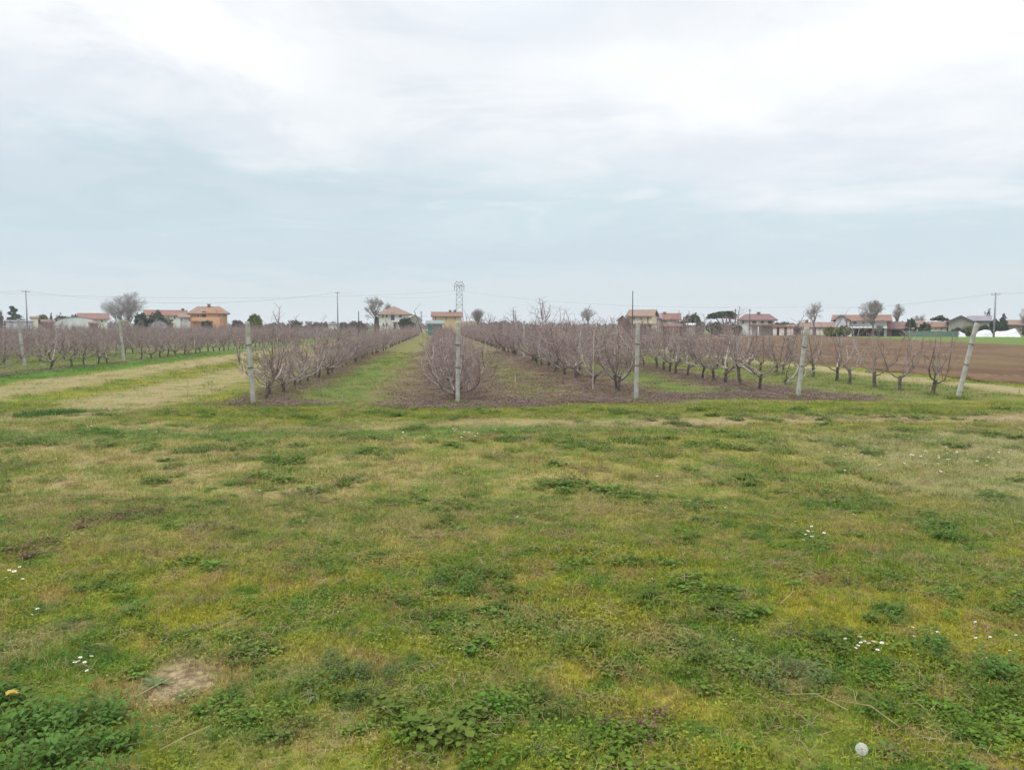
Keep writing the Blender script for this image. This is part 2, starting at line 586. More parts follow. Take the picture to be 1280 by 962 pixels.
M['tree_twig'] = mat('grey_brown_twigs', (0.26, 0.23, 0.22), (0.34, 0.31, 0.30), 0.5)
M['ever'] = mat('evergreen_leaves', (0.034, 0.058, 0.030), (0.058, 0.082, 0.045), 0.8, trans=0.15)
M['pine'] = mat('pine_needles', (0.040, 0.068, 0.026), (0.068, 0.098, 0.038), 0.8, trans=0.15)
M['olive'] = mat('olive_leaves', (0.135, 0.155, 0.055), (0.17, 0.165, 0.06), 0.8, trans=0.2)
M['yellow_hedge'] = mat('yellow_green_leaves', (0.16, 0.19, 0.045), (0.09, 0.12, 0.03), 0.6, trans=0.2)
M['cream_bush'] = mat('cream_blossom', (0.48, 0.45, 0.33), (0.36, 0.33, 0.24), 0.8, trans=0.2)
M['brush'] = mat('brown_brush', (0.17, 0.135, 0.125), (0.105, 0.085, 0.08), 0.8, trans=0.1)
M['poplar'] = mat('poplar_twigs', (0.20, 0.165, 0.185), (0.14, 0.12, 0.13), 0.8)
M['w_white'] = mat('white_render', (0.78, 0.77, 0.72), (0.68, 0.66, 0.61), 0.25, detail=5)
M['w_lilac'] = mat('pale_lilac_render', (0.56, 0.57, 0.66), (0.50, 0.50, 0.58), 0.25, detail=5)
M['w_cream'] = mat('cream_render', (0.72, 0.65, 0.47), (0.64, 0.57, 0.41), 0.25, detail=5)
M['w_orange'] = mat('orange_render', (0.56, 0.28, 0.13), (0.48, 0.235, 0.115), 0.25, detail=5)
M['w_orange2'] = mat('light_orange_render', (0.68, 0.38, 0.23), (0.60, 0.33, 0.20), 0.25, detail=5)
M['w_yellow'] = mat('yellow_render', (0.56, 0.44, 0.24), (0.48, 0.37, 0.2), 0.25, detail=5)
M['w_pink'] = mat('pink_render', (0.68, 0.60, 0.54), (0.60, 0.52, 0.47), 0.25, detail=5)
M['w_grey'] = mat('grey_block_wall', (0.30, 0.285, 0.25), (0.25, 0.235, 0.205), 0.3, detail=5)
M['w_beige'] = mat('beige_wall', (0.40, 0.35, 0.30), (0.33, 0.28, 0.24), 0.3, detail=5)
M['w_brick'] = mat('old_brick_wall', (0.26, 0.15, 0.115), (0.19, 0.12, 0.10), 0.5, detail=5)
M['w_teal'] = mat('teal_sheet_metal', (0.07, 0.24, 0.235), (0.05, 0.19, 0.19), 0.6)
M['w_dark'] = mat('painted_opening_shade', (0.035, 0.03, 0.03))  # near-black colour stands in for the shade inside openings
M['r_red'] = roof_mat('red_roof_tiles', (0.235, 0.115, 0.085), (0.175, 0.10, 0.08))
M['r_orange'] = roof_mat('orange_roof_tiles', (0.235, 0.135, 0.095), (0.17, 0.10, 0.078))
M['r_brown'] = roof_mat('brown_roof_tiles', (0.25, 0.165, 0.13), (0.19, 0.13, 0.11))
M['r_tan'] = roof_mat('tan_roof_tiles', (0.26, 0.175, 0.13), (0.20, 0.14, 0.11))
M['r_maroon'] = roof_mat('maroon_roof_tiles', (0.20, 0.115, 0.105), (0.15, 0.095, 0.09))
M['r_grey'] = roof_mat('grey_roof_sheets', (0.24, 0.22, 0.25), (0.19, 0.17, 0.20))
M['r_teal'] = roof_mat('grey_green_roof_sheets', (0.22, 0.26, 0.26), (0.17, 0.2, 0.2))
M['r_straw'] = roof_mat('mossy_brown_roof', (0.24, 0.20, 0.12), (0.17, 0.135, 0.08))
M['film'] = mat('white_plastic_film', (0.68, 0.70, 0.70), (0.56, 0.58, 0.58), 0.5, rough=0.5)
M['white_roof'] = roof_mat('white_roof_sheets', (0.68, 0.68, 0.68), (0.58, 0.58, 0.58))
M['film_grey'] = mat('grey_plastic_film', (0.42, 0.42, 0.46), (0.30, 0.30, 0.34), 1.2, rough=0.5)
M['glass'] = mat('window_glass', (0.05, 0.06, 0.07), (0.07, 0.08, 0.09), 0.6, rough=0.15, spec=0.6)
M['glass_pale'] = mat('curtained_glass', (0.5, 0.5, 0.5), None, 0.6, rough=0.3)
M['shutter_d'] = mat('brown_shutter_wood', (0.09, 0.055, 0.04))
M['shutter_b'] = mat('blue_grey_shutter', (0.10, 0.12, 0.17))
M['frame'] = mat('pale_window_frame', (0.5, 0.48, 0.44))
M['brickred'] = mat('chimney_brick', (0.25, 0.13, 0.1), None, 3)
M['galv'] = mat('galvanised_steel', (0.17, 0.19, 0.20), (0.12, 0.135, 0.145), 2, rough=0.6)
M['pole_c'] = mat('concrete_pole', (0.27, 0.27, 0.29), (0.21, 0.21, 0.23), 1)
M['pole_d'] = mat('dark_steel_pole', (0.07, 0.075, 0.08))
M['green_net'] = mat('green_mesh_fence', (0.11, 0.20, 0.16), (0.09, 0.15, 0.12), 0.5)

# ------------------------------------------------------------------ ground
def axis(stops):
    out = []
    for a, b, st in stops:
        n = max(1, int(round((b - a) / st)))
        out += [a + (b - a) * i / n for i in range(n)]
    out.append(stops[-1][1])
    return out


xs = axis([(-3800, -1000, 900), (-1000, -200, 200), (-200, -40, 20), (-40, -26, 2), (-26, 26, 0.35), (26, 40, 2), (40, 200, 20), (200, 1000, 200), (1000, 3800, 900)])
ys = axis([(-1300, -100, 300), (-100, -10, 15), (-10, 0, 1), (0, 36, 0.35), (36, 56, 2), (56, 200, 16), (200, 1000, 200), (1000, 4100, 1000)])
gm = MB()
for y in ys:
    for x in xs:
        gm.v.append((x, y, gz(x, y)))
nx = len(xs)
for j in range(len(ys) - 1):
    for i in range(nx - 1):
        gm.f.append((j * nx + i, j * nx + i + 1, (j + 1) * nx + i + 1, (j + 1) * nx + i))
        gm.m.append(0)
tag(gm.build('ground', M['ground'], smooth=True), kind='structure')


def dirt_strip(name, pts, width):
    """worn wheel track: a sheet just above the turf, its edge ragged"""
    rng = random.Random(hash(name) % 1000 if False else len(pts) + int(width * 10))
    b = MB()
    n = len(pts)
    for i, (x, y) in enumerate(pts):
        x2, y2 = pts[min(i + 1, n - 1)]
        x1, y1 = pts[max(i - 1, 0)]
        dx, dy = x2 - x1, y2 - y1
        L = math.hypot(dx, dy) or 1
        nxx, nyy = -dy / L, dx / L
        for k in range(6):
            t = (k / 5 - 0.5) * width * (1 + (0.25 * rng.uniform(-1, 1) if k in (0, 5) else 0))
            px, py = x + nxx * t, y + nyy * t
            b.v.append((px, py, gz(px, py) + (0.008 if 0 < k < 5 else 0.005)))
    for i in range(n - 1):
        for k in range(5):
            a = i * 6 + k
            b.f.append((a, a + 6, a + 7, a + 1))
            b.m.append(0)
    o = b.build(name, M['ground'], smooth=True)
    return tag(o, kind='structure')


dirt_strip('dirt_track', [(-12.6, 17 + 0.5 * i) for i in range(80)], 2.6)
dirt_strip('dirt_track', [(-7.9, 17 + 0.5 * i) for i in range(80)], 2.3)
dirt_strip('dirt_track', [(17.0, 19 + 0.5 * i) for i in range(160)], 1.5)
dirt_strip('farm_path', [(-3 + 0.5 * i, 14.9) for i in range(64)], 1.2)


def plough_material():
    m = bpy.data.materials.new('ploughed_soil')
    m.use_nodes = True
    t = m.node_tree
    t.nodes.clear()
    s = NT(t)
    geo = s.n('ShaderNodeNewGeometry')
    P_ = geo.outputs['Position']
    sc_ = s.n('ShaderNodeVectorMath', operation='MULTIPLY')
    s.put(sc_.inputs[0], P_)
    sc_.inputs[1].default_value = (1.0, 0.25, 1.0)
    n1 = s.noise(sc_.outputs[0], 0.35, 4, 0.6)
    n2 = s.noise(sc_.outputs[0], 3.0, 4, 0.7)
    c = s.mix(s.smooth(n1, 0.35, 0.65), (0.115, 0.072, 0.046), (0.160, 0.106, 0.068))
    c = s.mix(s.smooth(n2, 0.5, 0.7, 0, 0.6), c, (0.095, 0.055, 0.034))
    c = s.mix(s.smooth(s.noise(P_, 0.12, 2, 0.5), 0.55, 0.68, 0, 0.4), c, (0.17, 0.15, 0.06))
    b = s.n('ShaderNodeBsdfPrincipled', {'Roughness': 1.0, 'Specular IOR Level': 0.05})
    t.links.new(c, b.inputs['Base Color'])
    bn = s.n('ShaderNodeBump', {'Strength': 1.0, 'Distance': 0.15, 'Height': s.noise(P_, 2.5, 5, 0.7)})
    t.links.new(bn.outputs[0], b.inputs['Normal'])
    o = s.n('ShaderNodeOutputMaterial')
    t.links.new(b.outputs[0], o.inputs[0])
    return m


def plough():
    rng = np.random.default_rng(5)
    b = MB()
    rows = []
    y = 19.0
    while y < 195:
        rows.append(y)
        y += 0.6 if y < 50 else (1.5 if y < 100 else 5)
    nxp = 150
    for j, y in enumerate(rows):
        xl = 19.1 + rng.uniform(-0.2, 0.2)
        xr = max(30.0, 60 + (y - 77) * 0.27)
        for i in range(nxp):
            u = i / (nxp - 1)
            x = xl + (xr - xl) * u ** 1.3
            furrow = 0.05 * math.sin(x * 2 * math.pi / 0.9) + rng.uniform(-0.045, 0.045)
            edge = 0 if i in (0, nxp - 1) or j in (0, len(rows) - 1) else 1
            b.v.append((x, y, 0.010 + edge * (0.02 + abs(furrow) * .7)))
    for j in range(len(rows) - 1):
        for i in range(nxp - 1):
            a = j * nxp + i
            b.f.append((a, a + 1, a + nxp + 1, a + nxp))
            b.m.append(0)
    tag(b.build('ploughed_field', plough_material()), kind='structure')


plough()

# ------------------------------------------------------------------ scatter
def field_np(x, y, seed, scale):
    """cheap smooth noise for placing plants"""
    r = np.random.default_rng(seed)
    out = np.zeros_like(x)
    for k in range(5):
        a, b_, p = r.uniform(-1, 1), r.uniform(-1, 1), r.uniform(0, 6.3)
        out += np.sin((a * x + b_ * y) * scale * (1 + k * 0.6) * 2 + p)
    return out / 5


def gz_np(x, y):
    def fl(v, a, b):
        t = np.clip((v - a) / (b - a), 0, 1)
        return 1 - t * t * (3 - 2 * t)
    k = fl(np.abs(x), 25, 40) * fl(y, 35, 55)
    return k * (0.022 * np.sin(x * 0.9 + 1.3 * np.sin(y * 0.5)) + 0.018 * np.sin(y * 1.15 + 0.7 * np.sin(x * 0.6) + 1.0)
                + 0.009 * np.sin(x * 2.3 + y * 1.9))


def source_collection(name, objs):
    c = bpy.data.collections.new(name)
    for i, (me) in enumerate(objs):
        o = bpy.data.objects.new('%s_%02d' % (name, i), me)
        c.objects.link(o)
    return c


def scatter(name, pts, rot, scl, idx, coll, label, cat):
    me = bpy.data.meshes.new(name)
    me.vertices.add(len(pts))
    me.vertices.foreach_set('co', np.asarray(pts, dtype=np.float32).ravel())
    a = me.attributes.new('rot', 'FLOAT_VECTOR', 'POINT')
    a.data.foreach_set('vector', np.asarray(rot, dtype=np.float32).ravel())
    a = me.attributes.new('scl', 'FLOAT', 'POINT')
    a.data.foreach_set('value', np.asarray(scl, dtype=np.float32))
    a = me.attributes.new('idx', 'INT', 'POINT')
    a.data.foreach_set('value', np.asarray(idx, dtype=np.int32))
    o = bpy.data.objects.new(name, me)
    COL.objects.link(o)
    ng = bpy.data.node_groups.new(name + '_nodes', 'GeometryNodeTree')
    ng.interface.new_socket('Geometry', in_out='INPUT', socket_type='NodeSocketGeometry')
    ng.interface.new_socket('Geometry', in_out='OUTPUT', socket_type='NodeSocketGeometry')
    gi = ng.nodes.new('NodeGroupInput')
    go = ng.nodes.new('NodeGroupOutput')
    ci = ng.nodes.new('GeometryNodeCollectionInfo')
    ci.inputs['Collection'].default_value = coll
    ci.inputs['Separate Children'].default_value = True
    ci.inputs['Reset Children'].default_value = True
    ip = ng.nodes.new('GeometryNodeInstanceOnPoints')
    ip.inputs['Pick Instance'].default_value = True

    def attr(nm, dt):
        nd = ng.nodes.new('GeometryNodeInputNamedAttribute')
        nd.data_type = dt
        nd.inputs['Name'].default_value = nm
        return nd.outputs['Attribute']
    e2r = ng.nodes.new('FunctionNodeEulerToRotation')
    ng.links.new(attr('rot', 'FLOAT_VECTOR'), e2r.inputs[0])
    ng.links.new(gi.outputs[0], ip.inputs['Points'])
    ng.links.new(ci.outputs[0], ip.inputs['Instance'])
    ng.links.new(attr('idx', 'INT'), ip.inputs['Instance Index'])
    ng.links.new(e2r.outputs[0], ip.inputs['Rotation'])
    ng.links.new(attr('scl', 'FLOAT'), ip.inputs['Scale'])
    ng.links.new(ip.outputs[0], go.inputs[0])
    md = o.modifiers.new('scatter', 'NODES')
    md.node_group = ng
    tag(o, label, cat, kind='stuff')
    return o


def blade(b, x, y, h, wd, lean, az_, mi=0, z0=0.0):
    ca, sa = math.cos(az_), math.sin(az_)
    px, py = -sa * wd / 2, ca * wd / 2
    pts = []
    for t in (0, 0.5, 1.0):
        off = lean * t * t
        pts.append((x + ca * off, y + sa * off, z0 + h * t * (1 - 0.25 * t * abs(lean) / max(h, 1e-4) * 0.3)))
    i = len(b.v)
    b.v += [(pts[0][0] + px, pts[0][1] + py, pts[0][2]), (pts[0][0] - px, pts[0][1] - py, pts[0][2]),
            (pts[1][0] + px * .8, pts[1][1] + py * .8, pts[1][2]), (pts[1][0] - px * .8, pts[1][1] - py * .8, pts[1][2]),
            pts[2]]
    b.f += [(i, i + 1, i + 3, i + 2), (i + 2, i + 3, i + 4)]
    b.m += [mi, mi]


def leaf(b, c, r, az_, tilt, mi=0, ar=0.7, cup=0.15):
    """small leaf: a folded hexagon"""
    M3 = Matrix.Rotation(az_, 3, 'Z') @ Matrix.Rotation(tilt, 3, 'Y')
    i = len(b.v)
    for (u, v_, z) in ((0, 0, 0), (0.45, ar, cup), (1.1, ar * 1.05, cup), (1.9, 0, -0.05), (1.1, -ar * 1.05, cup), (0.45, -ar, cup)):
        p = M3 @ Vector((u * r, v_ * r, z * r)) + Vector(c)
        b.v.append(tuple(p))
    b.f += [(i, i + 3, i + 2, i + 1), (i, i + 5, i + 4, i + 3)]
    b.m += [mi, mi]


def tuft(seed, n, rad, h, wd, mi=0):
    rg = random.Random(seed)
    b = MB()
    for _ in range(n):
        r_ = rad * math.sqrt(rg.random())
        a = rg.uniform(0, 6.283)
        hh = h * rg.uniform(0.45, 1.15)
        blade(b, r_ * math.cos(a), r_ * math.sin(a), hh, wd * rg.uniform(0.7, 1.3), hh * rg.uniform(0.1, 1.3), rg.uniform(0, 6.283), mi, z0=-0.004)
    return b


def clover(seed, n, rad, h, lr):
    rg = random.Random(seed)
    b = MB()
    for _ in range(n):
        r_ = rad * math.sqrt(rg.random())
        a = rg.uniform(0, 6.283)
        x, y, z = r_ * math.cos(a), r_ * math.sin(a), h * rg.uniform(0.15, 1.0)
        for k in range(3):
            leaf(b, (x, y, z), lr * rg.uniform(0.6, 1.2), a + k * 2.094 + rg.uniform(-.3, .3), rg.uniform(-0.7, 0.4), 0)
    return b


turf_src = []
for k in range(3):
    turf_src.append(tuft(k, 46, 0.13, 0.038, 0.0040).mesh('t', M['turf']))
for k in range(2):
    turf_src.append(tuft(10 + k, 40, 0.12, 0.050, 0.0042).mesh('t', M['turf_green']))
for k in range(3):
    turf_src.append(clover(20 + k, 34, 0.13, 0.030, 0.0058).mesh('t', M['clover']))


def straw_mesh(seed):
    rg = random.Random(seed)
    b = MB()
    for _ in range(9):
        x, y = rg.uniform(-.1, .1), rg.uniform(-.1, .1)
        a = rg.uniform(0, 6.28)
        L = rg.uniform(0.05, 0.16)
        up = rg.uniform(0.005, 0.04)
        b.tube([(x, y, 0.012), (x + L / 2 * math.cos(a), y + L / 2 * math.sin(a), 0.02 + up), (x + L * math.cos(a + .3), y + L * math.sin(a + .3), 0.015 + up * .8)],
               [0.0013, 0.0011, 0.0006], 3)
    return b.mesh('s', M['straw'])


turf_src += [straw_mesh(40 + k) for k in range(2)]     # indices 8, 9
turf_src += [tuft(50 + k, 34, 0.10, 0.075, 0.0035).mesh('t', M['turf_green']) for k in range(2)]     # 10, 11 taller
turf_col = source_collection('turf_source', turf_src)

rg = np.random.default_rng(11)


def region_points(n, y0, y1, pad=1.5):
    """uniform points over the wedge of land in view, with some margin each side"""
    out = []
    while sum(len(o) for o in out) < n:
        y = np.sqrt(rg.uniform(y0 ** 2, y1 ** 2, n))
        xc = rg.uniform(-1, 1, n) * (0.70 * y + pad)
        X = xc * CY + y * SY
        Y = -xc * SY + y * CY
        out.append(np.stack([X, Y], 1))
    return np.concatenate(out)[:n]


def make_turf(name, n, y0, y1, smin, smax, label):
    p = region_points(n, y0, y1)
    x, y = p[:, 0], p[:, 1]
    keep = np.ones(len(x), bool)
    # thin growth on wheel tracks, plough, litter and the bare patch
    bp = on_ground(218, 846)
    keep &= np.hypot(x - bp.x, (y - bp.y) * 1.2) > 0.24 + 0.08 * field_np(x, y, 3, 4)
    rnd = rg.uniform(0, 1, len(x))
    wob = field_np(x, y, 8, 0.8) * 0.5
    for cx_, hw in ((-12.6, 1.2), (-7.9, 1.1)):
        keep &= ~((np.abs(x + wob - cx_) < hw) & (y > 16) & (rnd < 0.75))
    keep &= ~((np.abs(x + wob - 17.0) < 0.8) & (y > 17) & (rnd < 0.8))
    keep &= ~((np.abs(y + wob - 14.9) < 0.45) & (x > 0) & (rnd < 0.75))
    for cx_, hw in ((0.45, 1.4), (5.05, 1.3), (9.45, 1.1)):
        keep &= ~((np.abs(x + wob - cx_) < hw) & (y > 19) & (rnd < 0.7))
    keep &= ~((x > 19) & (y > 18.5))
    x, y, rnd = x[keep], y[keep], rnd[keep]
    g = field_np(x, y, 21, 1.1) + 0.6 * field_np(x, y, 22, 3.0)
    u = rg.uniform(0, 1, len(x))
    idx = rg.integers(0, 3, len(x))
    idx = np.where(u < 0.22 + 0.25 * np.clip(g, -0.6, 1), rg.integers(3, 5, len(x)), idx)
    idx = np.where(u > 0.72 - 0.25 * g, rg.integers(5, 8, len(x)), idx)
    idx = np.where((rg.uniform(0, 1, len(x)) < 0.10 + 0.25 * np.clip(field_np(x, y, 31, 2.2), 0, 1)), rg.integers(10, 12, len(x)), idx)
    idx = np.where(rg.uniform(0, 1, len(x)) < 0.08, rg.integers(8, 10, len(x)), idx)
    sc_ = rg.uniform(smin, smax, len(x)) * (1 + 0.25 * np.clip(g, -1, 1))
    rot = np.zeros((len(x), 3))
    rot[:, 2] = rg.uniform(0, 6.283, len(x))
    pts = np.stack([x, y, gz_np(x, y)], 1)
    return scatter(name, pts, rot, sc_, idx, turf_col, label, 'grass')


make_turf('meadow_grass', 21000, 2.4, 8.5, 0.6, 1.15, 'short yellow green turf with clover covering the foreground')
make_turf('meadow_grass', 14000, 8.5, 19.0, 0.9, 1.6, 'short turf running from the mid meadow up to the post line')
make_turf('orchard_grass', 12000, 19.0, 55.0, 1.4, 2.4, 'green grass between the tree rows and along the lanes')

# fallen leaves and cut twigs under the rows
def litter_mesh(seed):
    r_ = random.Random(seed)
    b = MB()
    for _ in range(26):
        x, y = r_.gauss(0, .16), r_.gauss(0, .16)
        leaf(b, (x, y, r_.uniform(0.01, 0.05)), r_.uniform(0.012, 0.024), r_.uniform(0, 6.28), r_.uniform(-.8, .8), 0, ar=0.5, cup=0.5)
    for _ in range(5):
        x, y = r_.uniform(-.2, .2), r_.uniform(-.2, .2)
        a = r_.uniform(0, 6.28)
        L = r_.uniform(0.1, 0.35)
        b.tube([(x, y, 0.02), (x + L * math.cos(a), y + L * math.sin(a), r_.uniform(0.02, 0.08))], [0.004, 0.002], 3, mi=1)
    return b.mesh('l', [M['litter'], M['limb']])


lit_col = source_collection('litter_source', [litter_mesh(60 + k) for k in range(4)])
lx, ly = [], []
for rx, hw, n in ((0.45, 1.25, 1500), (5.05, 1.25, 1400), (9.45, 1.15, 1200), (-4.4, 0.8, 600), (-16.9, 0.6, 300), (2.7, 1.2, 350)):
    yy = 19.0 + (rg.uniform(0, 1, n) ** 1.5) * 40
    lx.append(rx + rg.normal(0, hw * 0.6, n))
    ly.append(yy)
# drifts lying at the row ends
for px, py, n, sxx in ((560, 508, 260, 1.2), (640, 506, 200, 1.0), (745, 500, 160, 0.8), (860, 495, 220, 1.3), (960, 494, 260, 1.4), (1045, 497, 160, 0.9), (350, 505, 160, 0.8)):
    q = on_ground(px, py)
    lx.append(q.x + rg.normal(0, sxx * .6, n))
    ly.append(q.y + rg.normal(0, 0.35, n))
lx, ly = np.concatenate(lx), np.concatenate(ly)
rot = np.zeros((len(lx), 3))
rot[:, 2] = rg.uniform(0, 6.28, len(lx))
scatter('fallen_leaf_litter', np.stack([lx, ly, gz_np(lx, ly)], 1), rot, rg.uniform(0.7, 1.3, len(lx)), rg.integers(0, 4, len(lx)), lit_col,
        'brown fallen leaves and cut twigs strewn under the tree rows', 'leaf litter')

# ------------------------------------------------------------------ peach trees
def peach(seed, height=2.0, limbs=4, shoots=8, twigs=3, spread=0.75, trunk_h=0.5, tall=0, lean=0.0, skew=None):
    """a pruned, leafless vase-shaped tree: (trunk, crown)"""
    r_ = random.Random(seed)
    tb, cb = MB(), MB()          # crown: 0 limb bark, 1 red-brown twig, 2 pale weathered wood
    jit = lambda s: Vector((r_.uniform(-s, s), r_.uniform(-s, s), r_.uniform(-s, s)))
    th = trunk_h * r_.uniform(0.8, 1.15)
    top = Vector((r_.uniform(-.08, .08) + lean, r_.uniform(-.08, .08), th))
    tr = r_.uniform(0.036, 0.050)
    mid = Vector((top.x * 0.4 + r_.uniform(-.035, .035), top.y * .4 + r_.uniform(-.03, .03), th * .5))
    tb.tube([(0, 0, -0.05), (0, 0, 0.03), mid, top], [tr * 1.5, tr * 1.15, tr * 0.95, tr * 1.05], 7)

    def shoot(p, a, el, L, sr, ntw, mi):
        d = Vector((math.cos(a) * math.cos(el), math.sin(a) * math.cos(el), math.sin(el)))
        q1 = p + d * L * .35 + jit(.035)
        q2 = p + d * L * .7 + jit(.06) + Vector((0, 0, L * .06))
        q3 = p + d * L + jit(.08) + Vector((0, 0, L * .16))
        if q3.z > height * 1.12:
            q3.z = height * r_.uniform(1.0, 1.1)
        cb.tube([p, q1, q2, q3], [sr, sr * .85, sr * .65, sr * .35], 4, mi)
        pp = [p, q1, q2, q3]
        for _ in range(ntw):
            u = r_.uniform(0.15, 1.0) * 3
            i = min(int(u), 2)
            o_ = pp[i].lerp(pp[i + 1], u - i)
            a3 = r_.uniform(0, 6.283)
            e3 = r_.uniform(-0.5, 1.25)
            l3 = r_.uniform(0.10, 0.34)
            d3 = Vector((math.cos(a3) * math.cos(e3), math.sin(a3) * math.cos(e3), math.sin(e3)))
            cb.tube([o_, o_ + d3 * l3 * .5 + jit(.025), o_ + d3 * l3 + jit(.03)], [0.0042, 0.0034, 0.002], 3, 1, cap=False)

    tips = []
    for k in range(limbs):
        a = 6.283 * k / limbs + r_.uniform(-.6, .6)
        if skew is not None:
            a = skew + (k - limbs / 2) * 1.1 + r_.uniform(-.5, .5)
        reach = spread * r_.uniform(0.5, 1.25)
        hh = (height - th) * r_.uniform(0.45, 0.85)
        p = top - Vector((0, 0, r_.uniform(0, 0.14)))
        pts = [p]
        n = 6
        aa = a
        for i in range(1, n + 1):
            t = i / n
            aa += r_.uniform(-.45, .45)
            dout = reach / n * (1.7 - 1.3 * t)
            p = p + Vector((math.cos(aa) * dout, math.sin(aa) * dout, hh / n * (.45 + 1.1 * t) * r_.uniform(.5, 1.5))) + jit(.022)
            pts.append(p)
        lmat = 2 if r_.random() < .25 else 0
        rr = [tr * 0.56 * (1 - 0.72 * i / n) for i in range(n + 1)]
        cb.tube(pts, rr, 5, lmat)
        # one secondary limb
        i0 = r_.choice((2, 3))
        a2 = a + r_.choice((-1, 1)) * r_.uniform(.7, 1.5)
        q = pts[i0]
        sp = [q]
        for i in range(1, 5):
            q = q + Vector((math.cos(a2) * reach * .11, math.sin(a2) * reach * .11, hh * .14 * r_.uniform(.4, 1.5))) + jit(.03)
            sp.append(q)
        cb.tube(sp, [rr[i0] * .75 * (1 - .16 * i) for i in range(5)], 4, lmat)
        for j in range(shoots):
            if r_.random() < .3:
                line, nn = sp, 4
            else:
                line, nn = pts, n
            t = r_.uniform(0.12, 1.0)
            i = min(int(t * nn), nn - 1)
            o = line[i].lerp(line[i + 1], t * nn - i)
            el = r_.uniform(-0.15, 1.4)
            L = r_.uniform(0.22, 0.68)
            sr = r_.uniform(0.0055, 0.0105)
            shoot(o, a + r_.uniform(-2.2, 2.2), el, L, sr, twigs, 1 if sr < .009 else (2 if r_.random() < .35 else 0))
        tips.append(pts[-1])
    for k in range(tall):
        p = r_.choice(tips)
        L = r_.uniform(0.30, 0.75)
        q = p + Vector((r_.uniform(-.3, .3), r_.uniform(-.3, .3), L))
        m_ = p.lerp(q, .5) + jit(.06)
        cb.tube([p, m_, q], [.016, .011, .006], 5, 0)
        for _ in range(5):
            o_ = p.lerp(q, r_.uniform(.3, 1))
            e = Vector((r_.uniform(-.25, .25), r_.uniform(-.25, .25), r_.uniform(.0, .2)))
            cb.tube([o_, o_ + e], [.0055, .003], 3, 1, cap=False)
    return tb, cb


def make_peach(kind, seed, **kw):
    tb, cb = peach(seed, **kw)
    return [tb.mesh('trunk', M['bark']), cb.mesh('crown', [M['limb'], M['twig'], M['pale_wood']])]


DENSE = [make_peach('d', 100 + k, height=1.95, limbs=5, shoots=12, twigs=5, spread=1.0, trunk_h=0.40, tall=k % 3) for k in range(5)]
DENSE_T = [make_peach('t', 120 + k, height=2.1, limbs=5, shoots=14, twigs=5, spread=1.05, trunk_h=0.42, tall=3) for k in range(3)]
MEDIUM = [make_peach('m', 140 + k, height=2.0, limbs=5, shoots=12, twigs=4, spread=1.0, trunk_h=0.42, tall=1 + k % 2) for k in range(4)]
SPARSE = [make_peach('s', 160 + k, height=1.8, limbs=4, shoots=7, twigs=3, spread=0.62, trunk_h=0.45, tall=k % 2) for k in range(4)]
YOUNG = [make_peach('y', 180 + k, height=1.95, limbs=5, shoots=10, twigs=4, spread=1.0, trunk_h=0.36, tall=1 + k) for k in range(3)]
SPECIAL = {
    'row_end_bush': make_peach('b', 201, height=1.95, limbs=9, shoots=15, twigs=5, spread=1.15, trunk_h=0.35, tall=1),
    'open_vase': make_peach('o', 212, height=1.75, limbs=5, shoots=7, twigs=3, spread=0.75, trunk_h=0.42, tall=2),
    'crooked': make_peach('c', 223, height=1.7, limbs=4, shoots=5, twigs=2, spread=0.95, trunk_h=0.22, skew=-0.4, tall=1),
    'tall_limbed': make_peach('q', 231, height=1.8, limbs=4, shoots=3, twigs=1, spread=0.6, trunk_h=0.5, tall=2),
}
ALLSETS = DENSE + DENSE_T + MEDIUM + SPARSE + YOUNG

r1 = random.Random(77)
cands = []      # (dist, x, y, set index, scale, row key, ordinal)
ROWS = [('1', -4.42, 20.0, 175), ('2', 0.47, 19.9, 178), ('3', 5.07, 20.4, 178), ('4', 9.45, 20.6, 172), ('5', 13.8, 20.3, 120)]
for key, rx, y0, y1 in ROWS:
    y = y0
    k = 0
    while y < y1:
        x = rx + r1.uniform(-.2, .2)
        if key == '1':
            s_ = r1.choice([0, 1, 2, 3, 4, 15 + 1, 17, 18, 6]) if y > 30 else r1.choice([16, 17, 18, 8, 9])
            sc_ = r1.uniform(.85, 1.08)
        elif key == '2':
            s_ = r1.choice([0, 1, 2, 3, 4])
            sc_ = r1.uniform(.82, .95)
        elif key == '3':
            s_ = r1.choice([0, 1, 2, 3, 4, 5, 6, 7, 5, 6])
            sc_ = r1.uniform(.98, 1.12)
        elif key == '4':
            s_ = r1.choice([8, 9, 10, 11]) if y < 45 else r1.choice([8, 9, 10, 11, 1, 2])
            sc_ = r1.uniform(1.0, 1.18)
        else:
            s_ = r1.choice([12, 13, 14, 15])
            sc_ = r1.uniform(1.0, 1.22)
        cands.append([x, y, s_, sc_, key, k])
        k += 1
        y += 1.25 * r1.uniform(.75, 1.25) * (2.0 if r1.random() < .06 else 1)
for i in range(12):
    rx = -16.9 - 4.6 * i
    y = 20 + r1.uniform(0, .8)
    k = 0
    while y < 165:
        s_ = r1.choice([0, 1, 2, 3, 4, 5, 8, 16])
        inside = y > (-rx) / 0.545
        cands.append([rx + r1.uniform(-.12, .12), y, s_, r1.uniform(.82, 1.10), 'A' if i == 0 else 'B', k if inside else -1])
        if inside:
            k += 1
        if y > (-rx) / 0.545 - 8:
            y += 1.45 * r1.uniform(.88, 1.12)
        else:
            y += 1.45


def in_view(x, y):
    D = x * SY + y * CY
    xc = x * CY - y * SY
    return D > 1 and abs(xc / D) < 0.69


